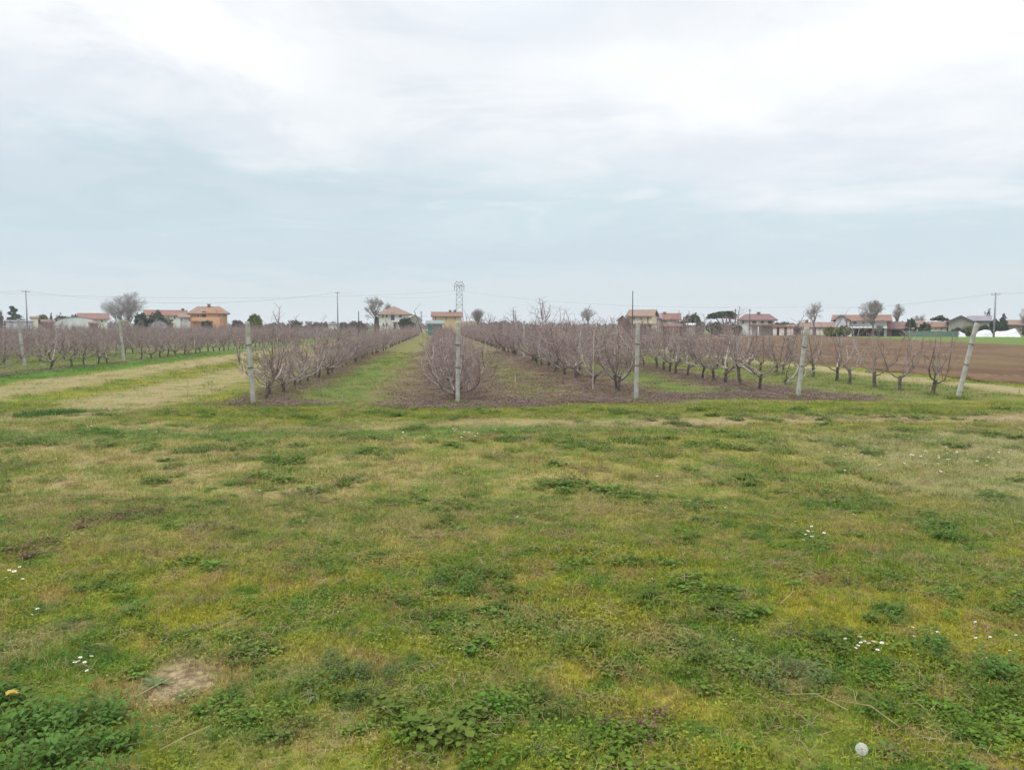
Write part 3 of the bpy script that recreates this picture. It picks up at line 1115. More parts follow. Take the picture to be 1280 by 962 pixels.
# no tree stands right against the inner posts
for px, py, ln in ((155, 451, 3.0), (31, 458, 9.0), (655, 446, 5.0), (833, 442, 3.0)):
    q = on_ground(px, py)
    u_ = Vector((q.x, q.y)).normalized()

    def blocks(c):
        d_ = Vector((q.x - c[0], q.y - c[1]))
        al = d_.dot(u_)
        return -.6 < al < ln and abs(d_.x * u_.y - d_.y * u_.x) < .62
    cands = [c for c in cands if not blocks(c)]
vis = [c for c in cands if in_view(c[0], c[1])]
vis.sort(key=lambda c: math.hypot(c[0], c[1]) * (1.25 if c[4] == 'B' else 1.0))
chosen = vis[:296]
rest = [c for c in cands if not any(c is q for q in chosen)] if False else None
cid = set(id(c) for c in chosen)
rest = [c for c in cands if id(c) not in cid]
ORD = ['first', 'second', 'third', 'fourth', 'fifth', 'sixth', 'seventh', 'eighth', 'ninth', 'tenth', 'eleventh', 'twelfth']
ROWTXT = {
    '1': 'the row behind the leftmost near post',
    '2': 'the row behind the upright post in mid frame',
    '3': 'the dense row behind the third near post',
    '4': 'the row behind the fourth near post',
    '5': 'the sparse row behind the leaning right post',
    'A': 'the front row beyond the left track',
}
GROUPS = {'1': 'peach trees of the first near row', '2': 'peach trees of the second near row', '3': 'peach trees of the third near row',
          '4': 'peach trees of the fourth near row', '5': 'peach trees of the fifth near row', 'A': 'peach trees of the front row of the left block',
          'B': 'peach trees in the back rows of the left block'}
ordn = {}
chosen.sort(key=lambda c: c[1])
counts = {k: sum(1 for c in chosen if c[4] == k) for k in 'AB12345'}
for x, y, s_, sc_, key, k in chosen:
    n = ordn.get(key, 0)
    ordn[key] = n + 1
    if key == 'B':
        lab = 'small bare peach tree in the crowded back rows of the left orchard'
    elif n < 8 and not (key == '2' and n > 1):
        if key == 'A':
            lab = 'bare peach tree, %s from the left edge in %s' % (ORD[n], ROWTXT[key])
        else:
            lab = 'bare peach tree, %s in %s' % (ORD[n], ROWTXT[key])
    else:
        lab = 'small bare peach tree farther back in %s' % ROWTXT[key]
    ms = ALLSETS[s_]
    rz = r1.uniform(0, 6.283)
    if n == 0 and key == '2':
        ms, rz, sc_, y = SPECIAL['row_end_bush'], 0.3, 1.0, 19.75
        x = 0.42
        lab = 'wide twiggy bare peach tree right behind the upright middle post'
    if n == 0 and key == '1':
        ms, rz, sc_ = SPECIAL['open_vase'], 0.6, 1.0
        x, y = on_ground(332, 502).x, on_ground(332, 502).y
        lab = 'open vase shaped bare peach tree beside the leftmost near post'
    if n == 0 and key == '3':
        q = on_ground(771, 490)
        x, y, sc_ = q.x, q.y, 1.05
        lab = 'forked bare peach tree just left of the third near post'
    if n == 0 and key == '4':
        q = on_ground(982, 480)
        ms, rz, sc_, x, y = SPECIAL['crooked'], 0.2, 1.0, q.x, q.y
        lab = 'crooked low forked peach tree behind the slightly tilted fourth post'
    if n == 2 and key == '4':
        ms, rz = SPECIAL['tall_limbed'], 2.0
    root = thing('peach_tree', lab, 'tree', (x, y, gz(x, y)), rz, GROUPS[key])
    root.scale = (sc_, sc_, sc_)
    for me, nm in zip(ms, ('trunk', 'crown')):
        o = bpy.data.objects.new(nm, me)
        COL.objects.link(o)
        o.parent = root

# the remaining, smallest ones beyond
def joined(ms):
    b = MB()
    for k, me in enumerate(ms):
        off = len(b.v)
        b.v += [tuple(v.co) for v in me.vertices]
        for p in me.polygons:
            b.f.append(tuple(i + off for i in p.vertices))
            b.m.append(0 if k == 0 else p.material_index + 1)
    return b.mesh('far_tree', [M['bark'], M['limb'], M['twig'], M['pale_wood']])


far_col = source_collection('far_peach_source', [joined(ms) for ms in ALLSETS])
pp = np.array([(c[0], c[1], gz(c[0], c[1])) for c in rest])
rr_ = np.zeros((len(rest), 3))
rr_[:, 2] = [r1.uniform(0, 6.28) for _ in rest]
scatter('distant_peach_trees', pp, rr_, [c[3] for c in rest], [c[2] for c in rest], far_col,
        'mass of far bare peach trees filling the back of the orchard rows', 'trees')

# ------------------------------------------------------------------ posts
def post(px_b, py_b, px_t, py_t, label, wd=0.12, ties=(0.45, 0.72)):
    b0 = on_ground(px_b, py_b)
    D = b0.x * SY + b0.y * CY
    top = at(px_t, D, zat(py_t, D))
    g0 = gz(b0.x, b0.y)
    root = thing('concrete_post', label, 'post', (b0.x, b0.y, g0))
    ax = top - Vector((b0.x, b0.y, g0))
    L = ax.length
    q = ax.to_track_quat('Z', 'Y')
    root.rotation_mode = 'QUATERNION'
    root.rotation_quaternion = q
    m_ = MB()
    hw = wd / 2 * 0.92
    c = hw * 0.72
    ring = [(-hw, -c), (-c, -hw), (c, -hw), (hw, -c), (hw, c), (c, hw), (-c, hw), (-hw, c)]
    zs = [-0.15, 0, L * .3, L * .6, L * .93, L * .985]
    rs = [1.08, 1.06, 1.03, 1.0, 0.97, 0.94]
    rj = random.Random(int(px_b))
    for z, s in zip(zs, rs):
        ox, oy = rj.uniform(-.002, .002), rj.uniform(-.002, .002)
        for (x, y) in ring:
            m_.v.append((x * s + ox, y * s + oy, z))
    for j in range(len(zs) - 1):
        for i in range(8):
            i2 = (i + 1) % 8
            m_.f.append((j * 8 + i, j * 8 + i2, (j + 1) * 8 + i2, (j + 1) * 8 + i))
            m_.m.append(0)
    m_.f.append(tuple((len(zs) - 1) * 8 + i for i in range(8)))
    m_.m.append(0)
    m_.build('shaft', M['concrete'], root)
    cp = MB()
    for (s, z) in ((0.99, L * .972), (1.0, L * .99), (0.8, L)):
        for (x, y) in ring:
            cp.v.append((x * s * 1.04, y * s * 1.04, z))
    for j in range(2):
        for i in range(8):
            i2 = (i + 1) % 8
            cp.f.append((j * 8 + i, j * 8 + i2, (j + 1) * 8 + i2, (j + 1) * 8 + i))
            cp.m.append(0)
    cp.f.append(tuple(16 + i for i in range(8)))
    cp.m.append(0)
    cp.build('post_top', M['post_cap'], root)
    for t in ties:
        tm = MB()
        for dz in (-.008, .008):
            pts = []
            for k in range(9):
                a = 6.283 * k / 8
                pts.append((math.cos(a) * hw * 1.32, math.sin(a) * hw * 1.32, L * t + dz + 0.006 * math.sin(a)))
            tm.tube(pts, 0.005, 5)
        tm.build('wire_tie', M['tie'], root)
    return root


post(317, 507, 310, 402, 'leftmost near concrete post with pale top, leaning slightly left', 0.10)
post(572, 505, 573, 402, 'upright weathered concrete post in the middle, before the wide peach tree', 0.105)
post(795, 499, 797, 402, 'upright concrete post third from the left, before the dense tree row', 0.105)
post(997, 498, 1007, 409, 'fourth near concrete post, tilted slightly to the right', 0.10)
post(1197, 497, 1219, 404, 'concrete post farthest right, leaning strongly to the right', 0.105)
post(655, 446, 655, 401, 'slim pale post inside the dense row, between middle and third posts', 0.13, ties=())
post(833, 442, 833, 403, 'slim post beyond the third near post, before the ploughed field', 0.10, ties=())
post(155, 451, 151, 401, 'concrete post in the left orchard block, before the bare domed tree', 0.125)
post(31, 458, 25, 399, 'concrete post nearest the left photo edge, inside the left orchard block', 0.125)


def stake(name, label, cat, px, py, py_t, rad, m, group=None, dx=0):
    g_ = on_ground(px, py) if py > 430 else None
    return g_


def cane(px, py, py_t, label, lean=0.0):
    q = on_ground(px, py)
    D = q.x * SY + q.y * CY
    h = zat(py_t, D)
    b = MB()
    b.tube([(0, 0, -.05), (lean * .5, .01, h * .5), (lean, 0, h)], [.014, .012, .010], 6)
    o = b.build('cane_stake', M['cane'])
    o.location = (q.x, q.y, gz(q.x, q.y))
    tag(o, label, 'stake')


cane(741, 490, 413, 'thin pale cane stake left of the forked tree by the third post', 0.02)
cane(644, 478, 468, 'short pale cane stub standing in the grass right of the middle tree')

for rx, y0, y1, zs_, nm in ((-4.42, 18.95, 60, (0.95, 1.5), 'first'), (5.07, 19.6, 60, (0.95, 1.5), 'third'), (13.8, 19.4, 46, (0.85,), 'fifth')):
    b = MB()
    for z in zs_:
        pts = [(rx + 0.06, y0 + (y1 - y0) * t, z - 0.03 * math.sin(t * 3.14 * 4) ** 2) for t in [i / 12 for i in range(13)]]
        b.tube(pts, 0.002, 4)
    tag(b.build('trellis_wire', M['wire']), 'thin steel wires strung along the %s near tree row' % nm, 'wire')

# longer grass left standing where the mower cannot reach: round posts and trunks
bx_, by_, bn_ = [], [], []
for px, py in ((317, 507), (572, 505), (795, 499), (997, 498), (1197, 497)):
    q = on_ground(px, py)
    for _ in range(26):
        a_ = r1.uniform(0, 6.28)
        rr0 = abs(r1.gauss(.10, .12))
        bx_.append(q.x + math.cos(a_) * rr0)
        by_.append(q.y + math.sin(a_) * rr0)
for c in chosen:
    if c[1] < 45 and c[4] != 'B':
        for _ in range(4):
            bx_.append(c[0] + r1.gauss(0, .14))
            by_.append(c[1] + r1.gauss(0, .14))
bx_, by_ = np.array(bx_), np.array(by_)
rot = np.zeros((len(bx_), 3))
rot[:, 2] = rg.uniform(0, 6.28, len(bx_))
scatter('unmown_grass', np.stack([bx_, by_, gz_np(bx_, by_)], 1), rot, rg.uniform(1.2, 2.2, len(bx_)), rg.integers(10, 12, len(bx_)), turf_col,
        'longer unmown grass standing round the post feet and tree trunks', 'grass')

# ------------------------------------------------------------------ background: poles, wires, pylon
def rooted(name, label, cat, px, D, yaw=0.0, group=None, zb=0.0):
    p = at(px, D)
    p.z = zb
    return thing(name, label, cat, p, -bearing(p) + yaw, group)


def util_pole(px, py_t, D, label, rad=0.13, arm=1.6, m='pole_c', ins=True, lean=0.0):
    r0 = rooted('utility_pole', label, 'utility pole', px, D)
    h = zat(py_t, D)
    b = MB()
    b.tube([(0, 0, -.3), (lean * .5, 0, h * .5), (lean, 0, h)], [rad * 1.4, rad * 1.1, rad * .8], 8)
    b.build('pole', M[m], r0, smooth=True)
    if arm:
        a = MB()
        a.box((0, 0, h - .35), (arm, .12, .12))
        a.build('crossarm', M[m], r0)
        if ins:
            for x in (-arm * .45, 0, arm * .45):
                c = MB()
                c.tube([(x, 0, h - .28), (x, 0, h - .05)], [.07, .05], 6)
                c.build('insulator', M['glass_pale'], r0)
    return at(px, D, h - .15)


p36 = util_pole(36, 363, 175, 'tall thin concrete utility pole at far left above the shrubs')
p423 = util_pole(423, 365, 175, 'thin concrete utility pole between the yellow bush and white villa', 0.12, arm=0.9)
p790 = util_pole(790, 364, 70, 'tall dark slender pole behind the third near post', 0.045, arm=0, m='pole_d')
p1241 = util_pole(1241, 366, 140, 'concrete utility pole standing in the green field at far right', 0.13, arm=1.4)
util_pole(449, 389, 150, 'short dark wooden pole left of the bare tree by the villa', 0.09, arm=0, m='pole_d')
util_pole(527, 389, 205, 'short grey pole between the white villa and orange roofed house', 0.16, arm=0.7, ins=False)
util_pole(644, 389, 120, 'short pale pole rising above the orchard right of the pylon', 0.09, arm=0, m='pole_c')
util_pole(918, 386, 150, 'short pole between the umbrella pine and the maroon roofed house', 0.10, arm=0.6, m='pole_d', ins=False)
util_pole(936, 386, 155, 'short thin pole before the left end of the maroon roof', 0.08, arm=0.6, m='pole_d', ins=False)


def pylon(px, D, py_t, label):
    r0 = rooted('lattice_pylon', label, 'pylon', px, D)
    H = zat(py_t, D)
    w0, w1 = 4.2, 2.9
    zt = H * 0.93
    def cor(z, i):
        t = z / zt
        ww = (w0 + (w1 - w0) * t) / 2
        return Vector(((-1, 1, 1, -1)[i] * ww, (-1, -1, 1, 1)[i] * ww, z))
    for i in range(4):
        b = MB()
        b.tube([cor(0, i), cor(zt, i)], [.17, .13], 4)
        b.build('leg', M['galv'], r0)
    br = MB()
    n = 9
    for k in range(n):
        z0, z1 = zt * k / n, zt * (k + 1) / n
        for i in range(4):
            j = (i + 1) % 4
            br.tube([cor(z0, i), cor(z1, j)], .055, 3, cap=False)
            br.tube([cor(z0, j), cor(z1, i)], .055, 3, cap=False)
            if k % 2 == 0:
                br.tube([cor(z1, i), cor(z1, j)], .06, 3, cap=False)
    br.build('bracing', M['galv'], r0)
    ca = MB()
    for y in (-1.2, 1.2):
        ca.tube([(-2.9, y * .4, zt - 1.0), (-1.6, y, H - .2), (-1.3, y, H - .2)], .12, 4)
        ca.tube([(2.9, y * .4, zt - 1.0), (1.6, y, H - .2), (1.3, y, H - .2)], .12, 4)
        ca.tube([(-1.5, y, H - .2), (0, y, H - 1.0), (1.5, y, H - .2)], .11, 4)
        ca.tube([(-2.9, y * .4, zt - 1.0), (2.9, y * .4, zt - 1.0)], .12, 4)
        ca.tube([(-2.0, y * .6, zt + .4), (0, y, zt - 1), (2.0, y * .6, zt + .4)], .09, 4)
    ca.build('crossarm', M['galv'], r0)
    for x in (-2.6, 0, 2.6):
        b = MB()
        b.tube([(x, 0, zt - 1.1), (x, 0, zt - 3.4)], [.16, .12], 6)
        b.build('insulator', M['pole_d'], r0)
    return [r0.matrix_basis @ Vector((x, 0, zt - 3.4)) for x in (-2.6, 0, 2.6)] if False else [at(px, D, zt - 3.4)]


pyl = pylon(574.5, 430, 352, 'grey steel lattice pylon behind the orange roofed house')


def wires(a, b_, sag, n, gap, label, rad=0.03):
    a, b_ = Vector(a), Vector(b_)
    d = (b_ - a)
    side = Vector((-d.y, d.x, 0)).normalized()
    m_ = MB()
    for k in range(n):
        off = side * gap * (k - (n - 1) / 2)
        pts = []
        for i in range(25):
            t = i / 24
            p = a.lerp(b_, t) + off
            p.z -= sag * 4 * t * (1 - t)
            pts.append(p)
        m_.tube(pts, rad, 4)
    tag(m_.build('power_line', M['line']), label, 'power line')


wires(p36, p423, 2.6, 2, 1.0, 'sagging power wires between the two left concrete poles', 0.014)
wires(p36, at(-260, 190, 12.5), 1.2, 2, 1.0, 'power wires running off left from the far left pole', 0.014)
wires(pyl[0], at(-200, 330, 20), 5.0, 2, 5.0, 'faint high wires running left from the lattice pylon', 0.028)
wires(p423, pyl[0] - Vector((0, 0, 1)), 2.0, 1, 1.0, 'thin wire rising from the middle pole toward the lattice pylon', 0.02)
wires(pyl[0], at(1000, 250, 8.2), 3.0, 2, 4.0, 'long faint wires falling right from the lattice pylon', 0.02)
wires(at(1000, 250, 8.2), p1241, 1.2, 2, 1.2, 'dark wires sagging left from the far right pole', 0.014)
wires(p1241, at(1500, 160, 12.5), 1.0, 2, 1.0, 'power wires leaving right from the far right pole', 0.014)

# ------------------------------------------------------------------ background: buildings
def roof_solid(kind, W, Dp, ze, zr, ov, th=0.18, rfrac=0.5):
    """a closed roof: 'gx' ridge along the front, 'gy' gable to the front, 'hip' sloping on four sides, 'mono' one slope"""
    b = MB()
    x0, x1, y0, y1 = -W / 2 - ov, W / 2 + ov, -ov, Dp + ov
    s = (zr - ze) / (Dp / 2) if kind in ('gx', 'hip') else (zr - ze) / (W / 2) if kind == 'gy' else 0
    zo = ze - s * ov
    if kind == 'gx':
        ym = Dp / 2
        prof = [(y0, zo), (y0, zo - th), (ym, zr - th), (y1, zo - th), (y1, zo), (ym, zr)]
        i = len(b.v)
        for x in (x0, x1):
            for y, z in prof:
                b.v.append((x, y, z))
        n = 6
        quads = [(0, 1, 2, 5), (5, 2, 3, 4)]
        for q in quads:
            b.f.append(tuple(i + k for k in q)); b.m.append(0)
            b.f.append(tuple(i + n + k for k in reversed(q))); b.m.append(0)
        for k in range(n):
            k2 = (k + 1) % n
            b.f.append((i + k, i + n + k, i + n + k2, i + k2)); b.m.append(0)
    elif kind == 'gy':
        prof = [(x0, zo), (x0, zo - th), (0, zr - th), (x1, zo - th), (x1, zo), (0, zr)]
        i = 0
        for y in (y0, y1):
            for x, z in prof:
                b.v.append((x, y, z))
        n = 6
        for q in ((0, 1, 2, 5), (5, 2, 3, 4)):
            b.f.append(tuple(q)); b.m.append(0)
            b.f.append(tuple(n + k for k in reversed(q))); b.m.append(0)
        for k in range(n):
            k2 = (k + 1) % n
            b.f.append((k, n + k, n + k2, k2)); b.m.append(0)
    elif kind == 'hip':
        rl = max(W - Dp, W * rfrac * 0.4) / 2
        if rfrac != 0.5:
            rl = W * rfrac / 2
        ym = Dp / 2
        base = [(x0, y0, zo), (x1, y0, zo), (x1, y1, zo), (x0, y1, zo)]
        b.v += base + [(p[0], p[1], zo - th) for p in base] + [(-rl, ym, zr), (rl, ym, zr)]
        b.f += [(0, 1, 9, 8), (1, 2, 9), (2, 3, 8, 9), (3, 0, 8), (4, 5, 1, 0), (5, 6, 2, 1), (6, 7, 3, 2), (7, 4, 0, 3), (7, 6, 5, 4)]
        b.m += [0] * 9
    else:
        b.v += [(x0, y0, ze), (x1, y0, ze), (x1, y1, zr), (x0, y1, zr)]
        b.v += [(x0, y0, ze - th), (x1, y0, ze - th), (x1, y1, zr - th), (x0, y1, zr - th)]
        b.f += [(0, 1, 2, 3), (7, 6, 5, 4), (0, 4, 5, 1), (1, 5, 6, 2), (2, 6, 7, 3), (3, 7, 4, 0)]
        b.m += [0] * 6
    return b


def house(name, cat, label, px0, px1, D, ridge, eave, depth, kind, wall, roof, yaw=0.0, wins=(), doors=(), chims=(), ov=0.5, rfrac=0.5,
          wall2=None, shutters=None, group=None, side_wins=(), glass='glass', base_py=None):
    """wins: (px, py_top, py_bottom, width px) on the front face, all in photo pixels at distance D"""
    s = D / FPX
    pc = (px0 + px1) / 2
    root = rooted(name, label, cat, pc, D, yaw, group)
    W = (px1 - px0) * s / max(math.cos(yaw), .5)
    if yaw:
        W = max(W - depth * abs(math.sin(yaw)) * 0.9, W * .5)
    ze, zr = zat(eave, D), zat(ridge, D)
    wb = MB()
    if kind == 'gy':
        wb.extrude([(-W / 2, 0), (W / 2, 0), (W / 2, ze - .1), (0, zr - .22), (-W / 2, ze - .1)], 0, depth)
    elif kind == 'gx':
        i = 0
        prof = [(0, 0), (depth, 0), (depth, ze - .1), (depth / 2, zr - .22), (0, ze - .1)]
        for x in (-W / 2, W / 2):
            for y, z in prof:
                wb.v.append((x, y, z))
        n = 5
        wb.f.append(tuple(reversed(range(n)))); wb.m.append(0)
        wb.f.append(tuple(n + k for k in range(n))); wb.m.append(0)
        for k in range(n):
            k2 = (k + 1) % n
            wb.f.append((k, k2, n + k2, n + k)); wb.m.append(0)
    elif kind == 'mono':
        wb.v += [(-W / 2, 0, 0), (W / 2, 0, 0), (W / 2, depth, 0), (-W / 2, depth, 0), (-W / 2, 0, ze - .19), (W / 2, 0, ze - .19), (W / 2, depth, zr - .19), (-W / 2, depth, zr - .19)]
        wb.f += [(3, 2, 1, 0), (4, 5, 6, 7), (0, 1, 5, 4), (1, 2, 6, 5), (2, 3, 7, 6), (3, 0, 4, 7)]
        wb.m += [0] * 6
    else:
        wb.box((0, depth / 2, (ze - .12) / 2), (W, depth, ze - .12))
    wb.build('wall', M[wall], root)
    ro = roof_solid(kind, W, depth, ze, zr, ov, rfrac=rfrac).build('roof', M[roof], root)
    for (cpx, cpy) in chims:
        cb = MB()
        x = (cpx - pc) * s
        zt = zat(cpy, D)
        cb.box((x, depth * .45, zt - 1.0), (.7, .7, 2.0))
        cb.box((x, depth * .45, zt + .06), (.9, .9, .12))
        cb.build('chimney', M['brickred'], ro)
    for wn in wins:
        cpx, t_, b_, wpx = wn[:4]
        x = (cpx - pc) * s
        zt, zb = zat(t_, D), max(zat(b_, D), 0.4)
        ww, hh = wpx * s, zt - zb
        fb = MB()
        fw = .10
        fb.box((x - ww / 2 + fw / 2, -.05, (zt + zb) / 2), (fw, .10, hh))
        fb.box((x + ww / 2 - fw / 2, -.05, (zt + zb) / 2), (fw, .10, hh))
        fb.box((x, -.05, zt - fw / 2 - .001), (ww - 2 * fw, .10, fw))
        fb.box((x, -.07, zb + fw / 2), (ww - 2 * fw, .14, fw))
        fo = fb.build('window', M['frame'] if not shutters else M[shutters], root)
        pb = MB()
        pb.box((x, -.025, (zt + zb) / 2), (ww - 2 * fw, .045, hh - 2 * fw))
        pb.build('pane', M[wn[4]] if len(wn) > 4 else M[glass], fo)
    for (cpx, t_, wpx, mt) in doors:
        x = (cpx - pc) * s
        zt = zat(t_, D)
        db = MB()
        db.box((x, -.03, zt / 2 + .02), (wpx * s, .08, zt))
        db.build('door', M[mt], root)  # w_dark ones are flat panels with the doorway shade in their colour
    return root, W, s, pc


def slab(root, name, m, c, sz):
    b = MB()
    b.box(c, sz)
    return b.build(name, M[m], root)


# far left hamlet
house('shed', 'shed', 'small cream shed right of the far left utility pole', 41, 49, 190, 395, 397, 5, 'gx', 'w_cream', 'r_tan', ov=.2)
house('shed', 'shed', 'low dark red brick shed left of the dark flat topped tree', 55, 69, 180, 399, 402, 5, 'gx', 'w_brick', 'r_maroon', ov=.2)
house('warehouse', 'building', 'long low grey wall building right under the far left pole', 12, 41, 178, 400, 401.5, 6, 'gx', 'w_lilac', 'r_grey', ov=.2)


def polytunnel(label, px0, px1, D, py_top, depth, m, group=None, ribs=True):
    s = D / FPX
    root = rooted('polytunnel', label, 'polytunnel', (px0 + px1) / 2, D)
    W = (px1 - px0) * s
    h = zat(py_top, D)
    b = MB()
    n = 14
    wallh = h * .55
    prof = [(-W / 2, 0), (-W / 2, wallh)]
    for k in range(n + 1):
        a = math.pi - math.pi * k / n
        prof.append((W / 2 * math.cos(a), wallh + (h - wallh) * math.sin(a)))
    prof += [(W / 2, wallh), (W / 2, 0)]
    pr = []
    for p in prof:
        if not pr or (abs(p[0] - pr[-1][0]) + abs(p[1] - pr[-1][1])) > 1e-4:
            pr.append(p)
    b.extrude(list(reversed(pr)), 0, depth)
    b.build('cover', M[m], root)
    f = MB()
    for yy in (-.06,):
        f.tube([(x, yy, z) for x, z in pr], .06, 4)
    f.build('frame', M['galv'], root)
    g = MB()
    g.box((0, -.05, h * .25), (min(2.4, W * .3), .08, h * .5))
    g.build('door', M['film_grey'], root)
    return root


polytunnel('wide white arched polytunnel before the leftmost red tiled roof', 72, 124, 165, 396.5, 30, 'film')
polytunnel('small grey plastic covered tunnel below the dark green bushes', 190, 210, 150, 401, 12, 'film_grey')
house('house', 'house', 'white house with red roof half hidden by the white polytunnel', 103, 134, 215, 391, 398, 12, 'gx', 'w_white', 'r_red', wins=((128, 399.5, 403, 2.4),), ov=.6)
house('shed', 'shed', 'tiny dark red shed between the polytunnel and bare domed tree', 114, 123, 150, 402, 404, 4, 'gx', 'w_brick', 'r_red', ov=.2)
house('house', 'house', 'white house with long red roof behind the dark green bushes', 186, 232, 215, 387, 393.5, 11, 'gx', 'w_white', 'r_red',
      wins=((219, 395, 399, 2.5), (226, 395, 399, 2.5), (212, 396, 400, 2.2)), chims=((229, 385.5),), ov=.6)
house('garage', 'garage', 'low lilac garage with brown roof against the orange house', 227, 242, 205, 391.5, 396, 8, 'gx', 'w_lilac', 'r_brown',
      wins=((229, 397.5, 402, 1.8, 'shutter_b'), (238, 397.5, 402, 2, 'shutter_b')), doors=((233.5, 398, 4.2, 'glass_pale'),), ov=.4)

# orange house
D = 185
root, W, s, pc = house('house', 'house', 'big orange two storey house with brown hipped roof and balcony', 241, 284, D, 382.5, 390.5, 10, 'hip', 'w_orange', 'r_tan', rfrac=.62,
                       wins=((268, 391.5, 395.5, 3.2), (250, 392.5, 397, 3.0), (278.5, 392.5, 397, 1.6)), doors=(), chims=((263, 380.2),), ov=.7)
slab(root, 'balcony', 'w_orange2', ((259 - pc) * s, -.7, zat(399, D)), (6.2, 1.4, .9))
slab(root, 'balcony_door', 'shutter_d', ((257 - pc) * s, -.05, zat(394.5, D)), (.9, .10, 2.0))
slab(root, 'outer_stair', 'w_orange2', ((271 - pc) * s, -.8, zat(405, D) / 2 + .8), (1.6, 1.6, zat(405, D) + 1.6))
slab(root, 'light_facade_panel', 'w_orange2', ((268.5 - pc) * s, -.025, zat(397, D)), (4.2, .046, 4.0))
slab(root, 'downpipe', 'frame', (W / 2 - .15, -.12, ze_ := zat(391, D) / 2), (.14, .14, zat(391, D)))

# white villa
D = 205
root, W, s, pc = house('villa', 'house', 'white two storey villa with brown pyramid roof beside the bare tree', 473.5, 512, D, 382.5, 391.5, 11, 'hip', 'w_white', 'r_brown', rfrac=.06,
                       wins=((479.5, 393, 397, 2.4), (484, 393, 397, 2.4), (501, 393, 397.2, 3.8), (479.8, 403.5, 408.5, 2.2), (484, 403.5, 408, 2.4), (501, 404, 408.5, 4.2)),
                       doors=((494, 403.5, 3.2, 'w_dark'),), ov=.9)
slab(root, 'balcony', 'w_white', ((502 - pc) * s, -.6, zat(401.3, D)), (4.9, 1.2, .35))
slab(root, 'balcony_door', 'shutter_b', ((491.5 - pc) * s, -.03, zat(395.8, D)), (.95, .08, 2.0))
slab(root, 'garden_wall', 'w_pink', ((500 - pc) * s, -2.5, .55), (5.6, .25, 1.1))
house('annex', 'building', 'low beige building right of the white villa behind the round bush', 510, 527.5, 215, 393, 399, 9, 'gy', 'w_beige', 'r_grey', ov=.3,
      wins=((521, 400, 404, 2),))
house('house', 'house', 'yellow house with long orange tiled roof behind the middle post', 541, 577, 225, 389.3, 394.6, 9, 'gx', 'w_yellow', 'r_orange',
      wins=((545, 396, 400, 2.2, 'shutter_b'), (558, 396, 400, 2.2, 'shutter_b'), (569, 396, 400, 2)), chims=((563, 387.8), (569, 387.6)), ov=.5)
house('shed', 'shed', 'teal metal shed with grey roof left of the middle tree', 535, 553, 170, 400.2, 404.2, 6, 'mono', 'w_teal', 'r_teal', ov=.5,
      doors=((540, 405.5, 4, 'w_teal'),))
house('barn', 'barn', 'low open barn with mossy brown roof right of the middle post', 573, 593, 175, 401.5, 407, 8, 'gx', 'w_brick', 'r_straw', ov=.6,
      doors=((582, 407.8, 11, 'w_dark'),))
house('shed', 'shed', 'low white shed between the middle utility pole and leftmost row', 411, 422, 180, 403.8, 405, 4, 'gx', 'w_white', 'r_grey', ov=.2)

# houses right of the middle
D = 160
root, W, s, pc = house('house', 'house', 'cream house with tan tiled roof and dark slender pole in front', 781, 817, D, 386.5, 394.2, 9, 'gx', 'w_cream', 'r_tan', yaw=R(-8),
                       wins=((801, 396, 400, 2.8), (810, 396, 400, 1.4), (792, 396, 400, 2.6)), ov=.5)
slab(root, 'carport', 'r_maroon', (.5, -1.2, zat(405.5, D)), (6.2, 2.4, .25))
slab(root, 'drainpipe', 'shutter_d', ((809 - pc) * s, -.10, zat(395, D) / 2), (.12, .12, zat(395, D)))
house('annex', 'building', 'small brick outbuilding against the left end of the cream house', 772, 783, 155, 394, 399, 5, 'gy', 'w_brick', 'r_orange', ov=.3)
house('house', 'house', 'pink house with red roof right of the cream house', 822, 848, 185, 391, 398.5, 9, 'gx', 'w_pink', 'r_red', ov=.5,
      wins=((831, 399, 403, 2.2), (843, 399, 403, 1.8)), doors=((837, 399.3, 6, 'w_white'),), chims=((830, 390.2),))
house('annex', 'building', 'low grey roofed wing between the cream and pink houses', 815, 825, 178, 392, 397, 7, 'gx', 'w_grey', 'r_grey', ov=.3, wins=((819, 398, 400, 3),))
house('shed', 'shed', 'brick shed with tiled roof below the pink house', 826, 850, 160, 404, 407, 5, 'gx', 'w_brick', 'r_orange', ov=.3, doors=((832, 408, 6, 'w_dark'),))

D = 165
root, W, s, pc = house('house', 'house', 'white house with maroon hipped roof behind the fourth row trees', 925, 966, D, 392, 398.7, 9, 'hip', 'w_white', 'r_maroon', rfrac=.72,
                       wins=((928.5, 400.5, 404.5, 3.2), (942, 400.5, 404.5, 5.6), (951.5, 400.5, 404.5, 4.2), (961, 400.5, 405, 6.0)), chims=((947, 390.4),), ov=.7)
slab(root, 'porch_roof', 'w_brick', ((958 - pc) * s, -1.3, zat(406.5, D)), (7.2, 2.6, .3))
slab(root, 'porch_pillar', 'w_white', ((947 - pc) * s, -2.4, zat(407, D) / 2 - .1), (.35, .35, zat(407.2, D) - .2))
slab(root, 'porch_pillar', 'w_white', ((968 - pc) * s, -2.4, zat(407, D) / 2 - .1), (.35, .35, zat(407.2, D) - .2))
house('shed', 'shed', 'low shed with rusty red roof behind the twisted upright limbs', 966, 990, 160, 405.5, 408, 5, 'mono', 'w_pink', 'r_red', ov=.3,
      doors=((972, 409, 2.6, 'w_dark'), (981, 409, 3, 'w_dark')))
house('cottage', 'building', 'long low cottage with brown tiled roof behind the fourth near post', 1002, 1046, 175, 402.5, 408, 8, 'gx', 'w_pink', 'r_brown', ov=.4,
      wins=((1024, 409, 412, 2), (1030, 409, 412, 2)), doors=((1018, 409, 2.6, 'shutter_d'),), chims=((1008, 400.5),))

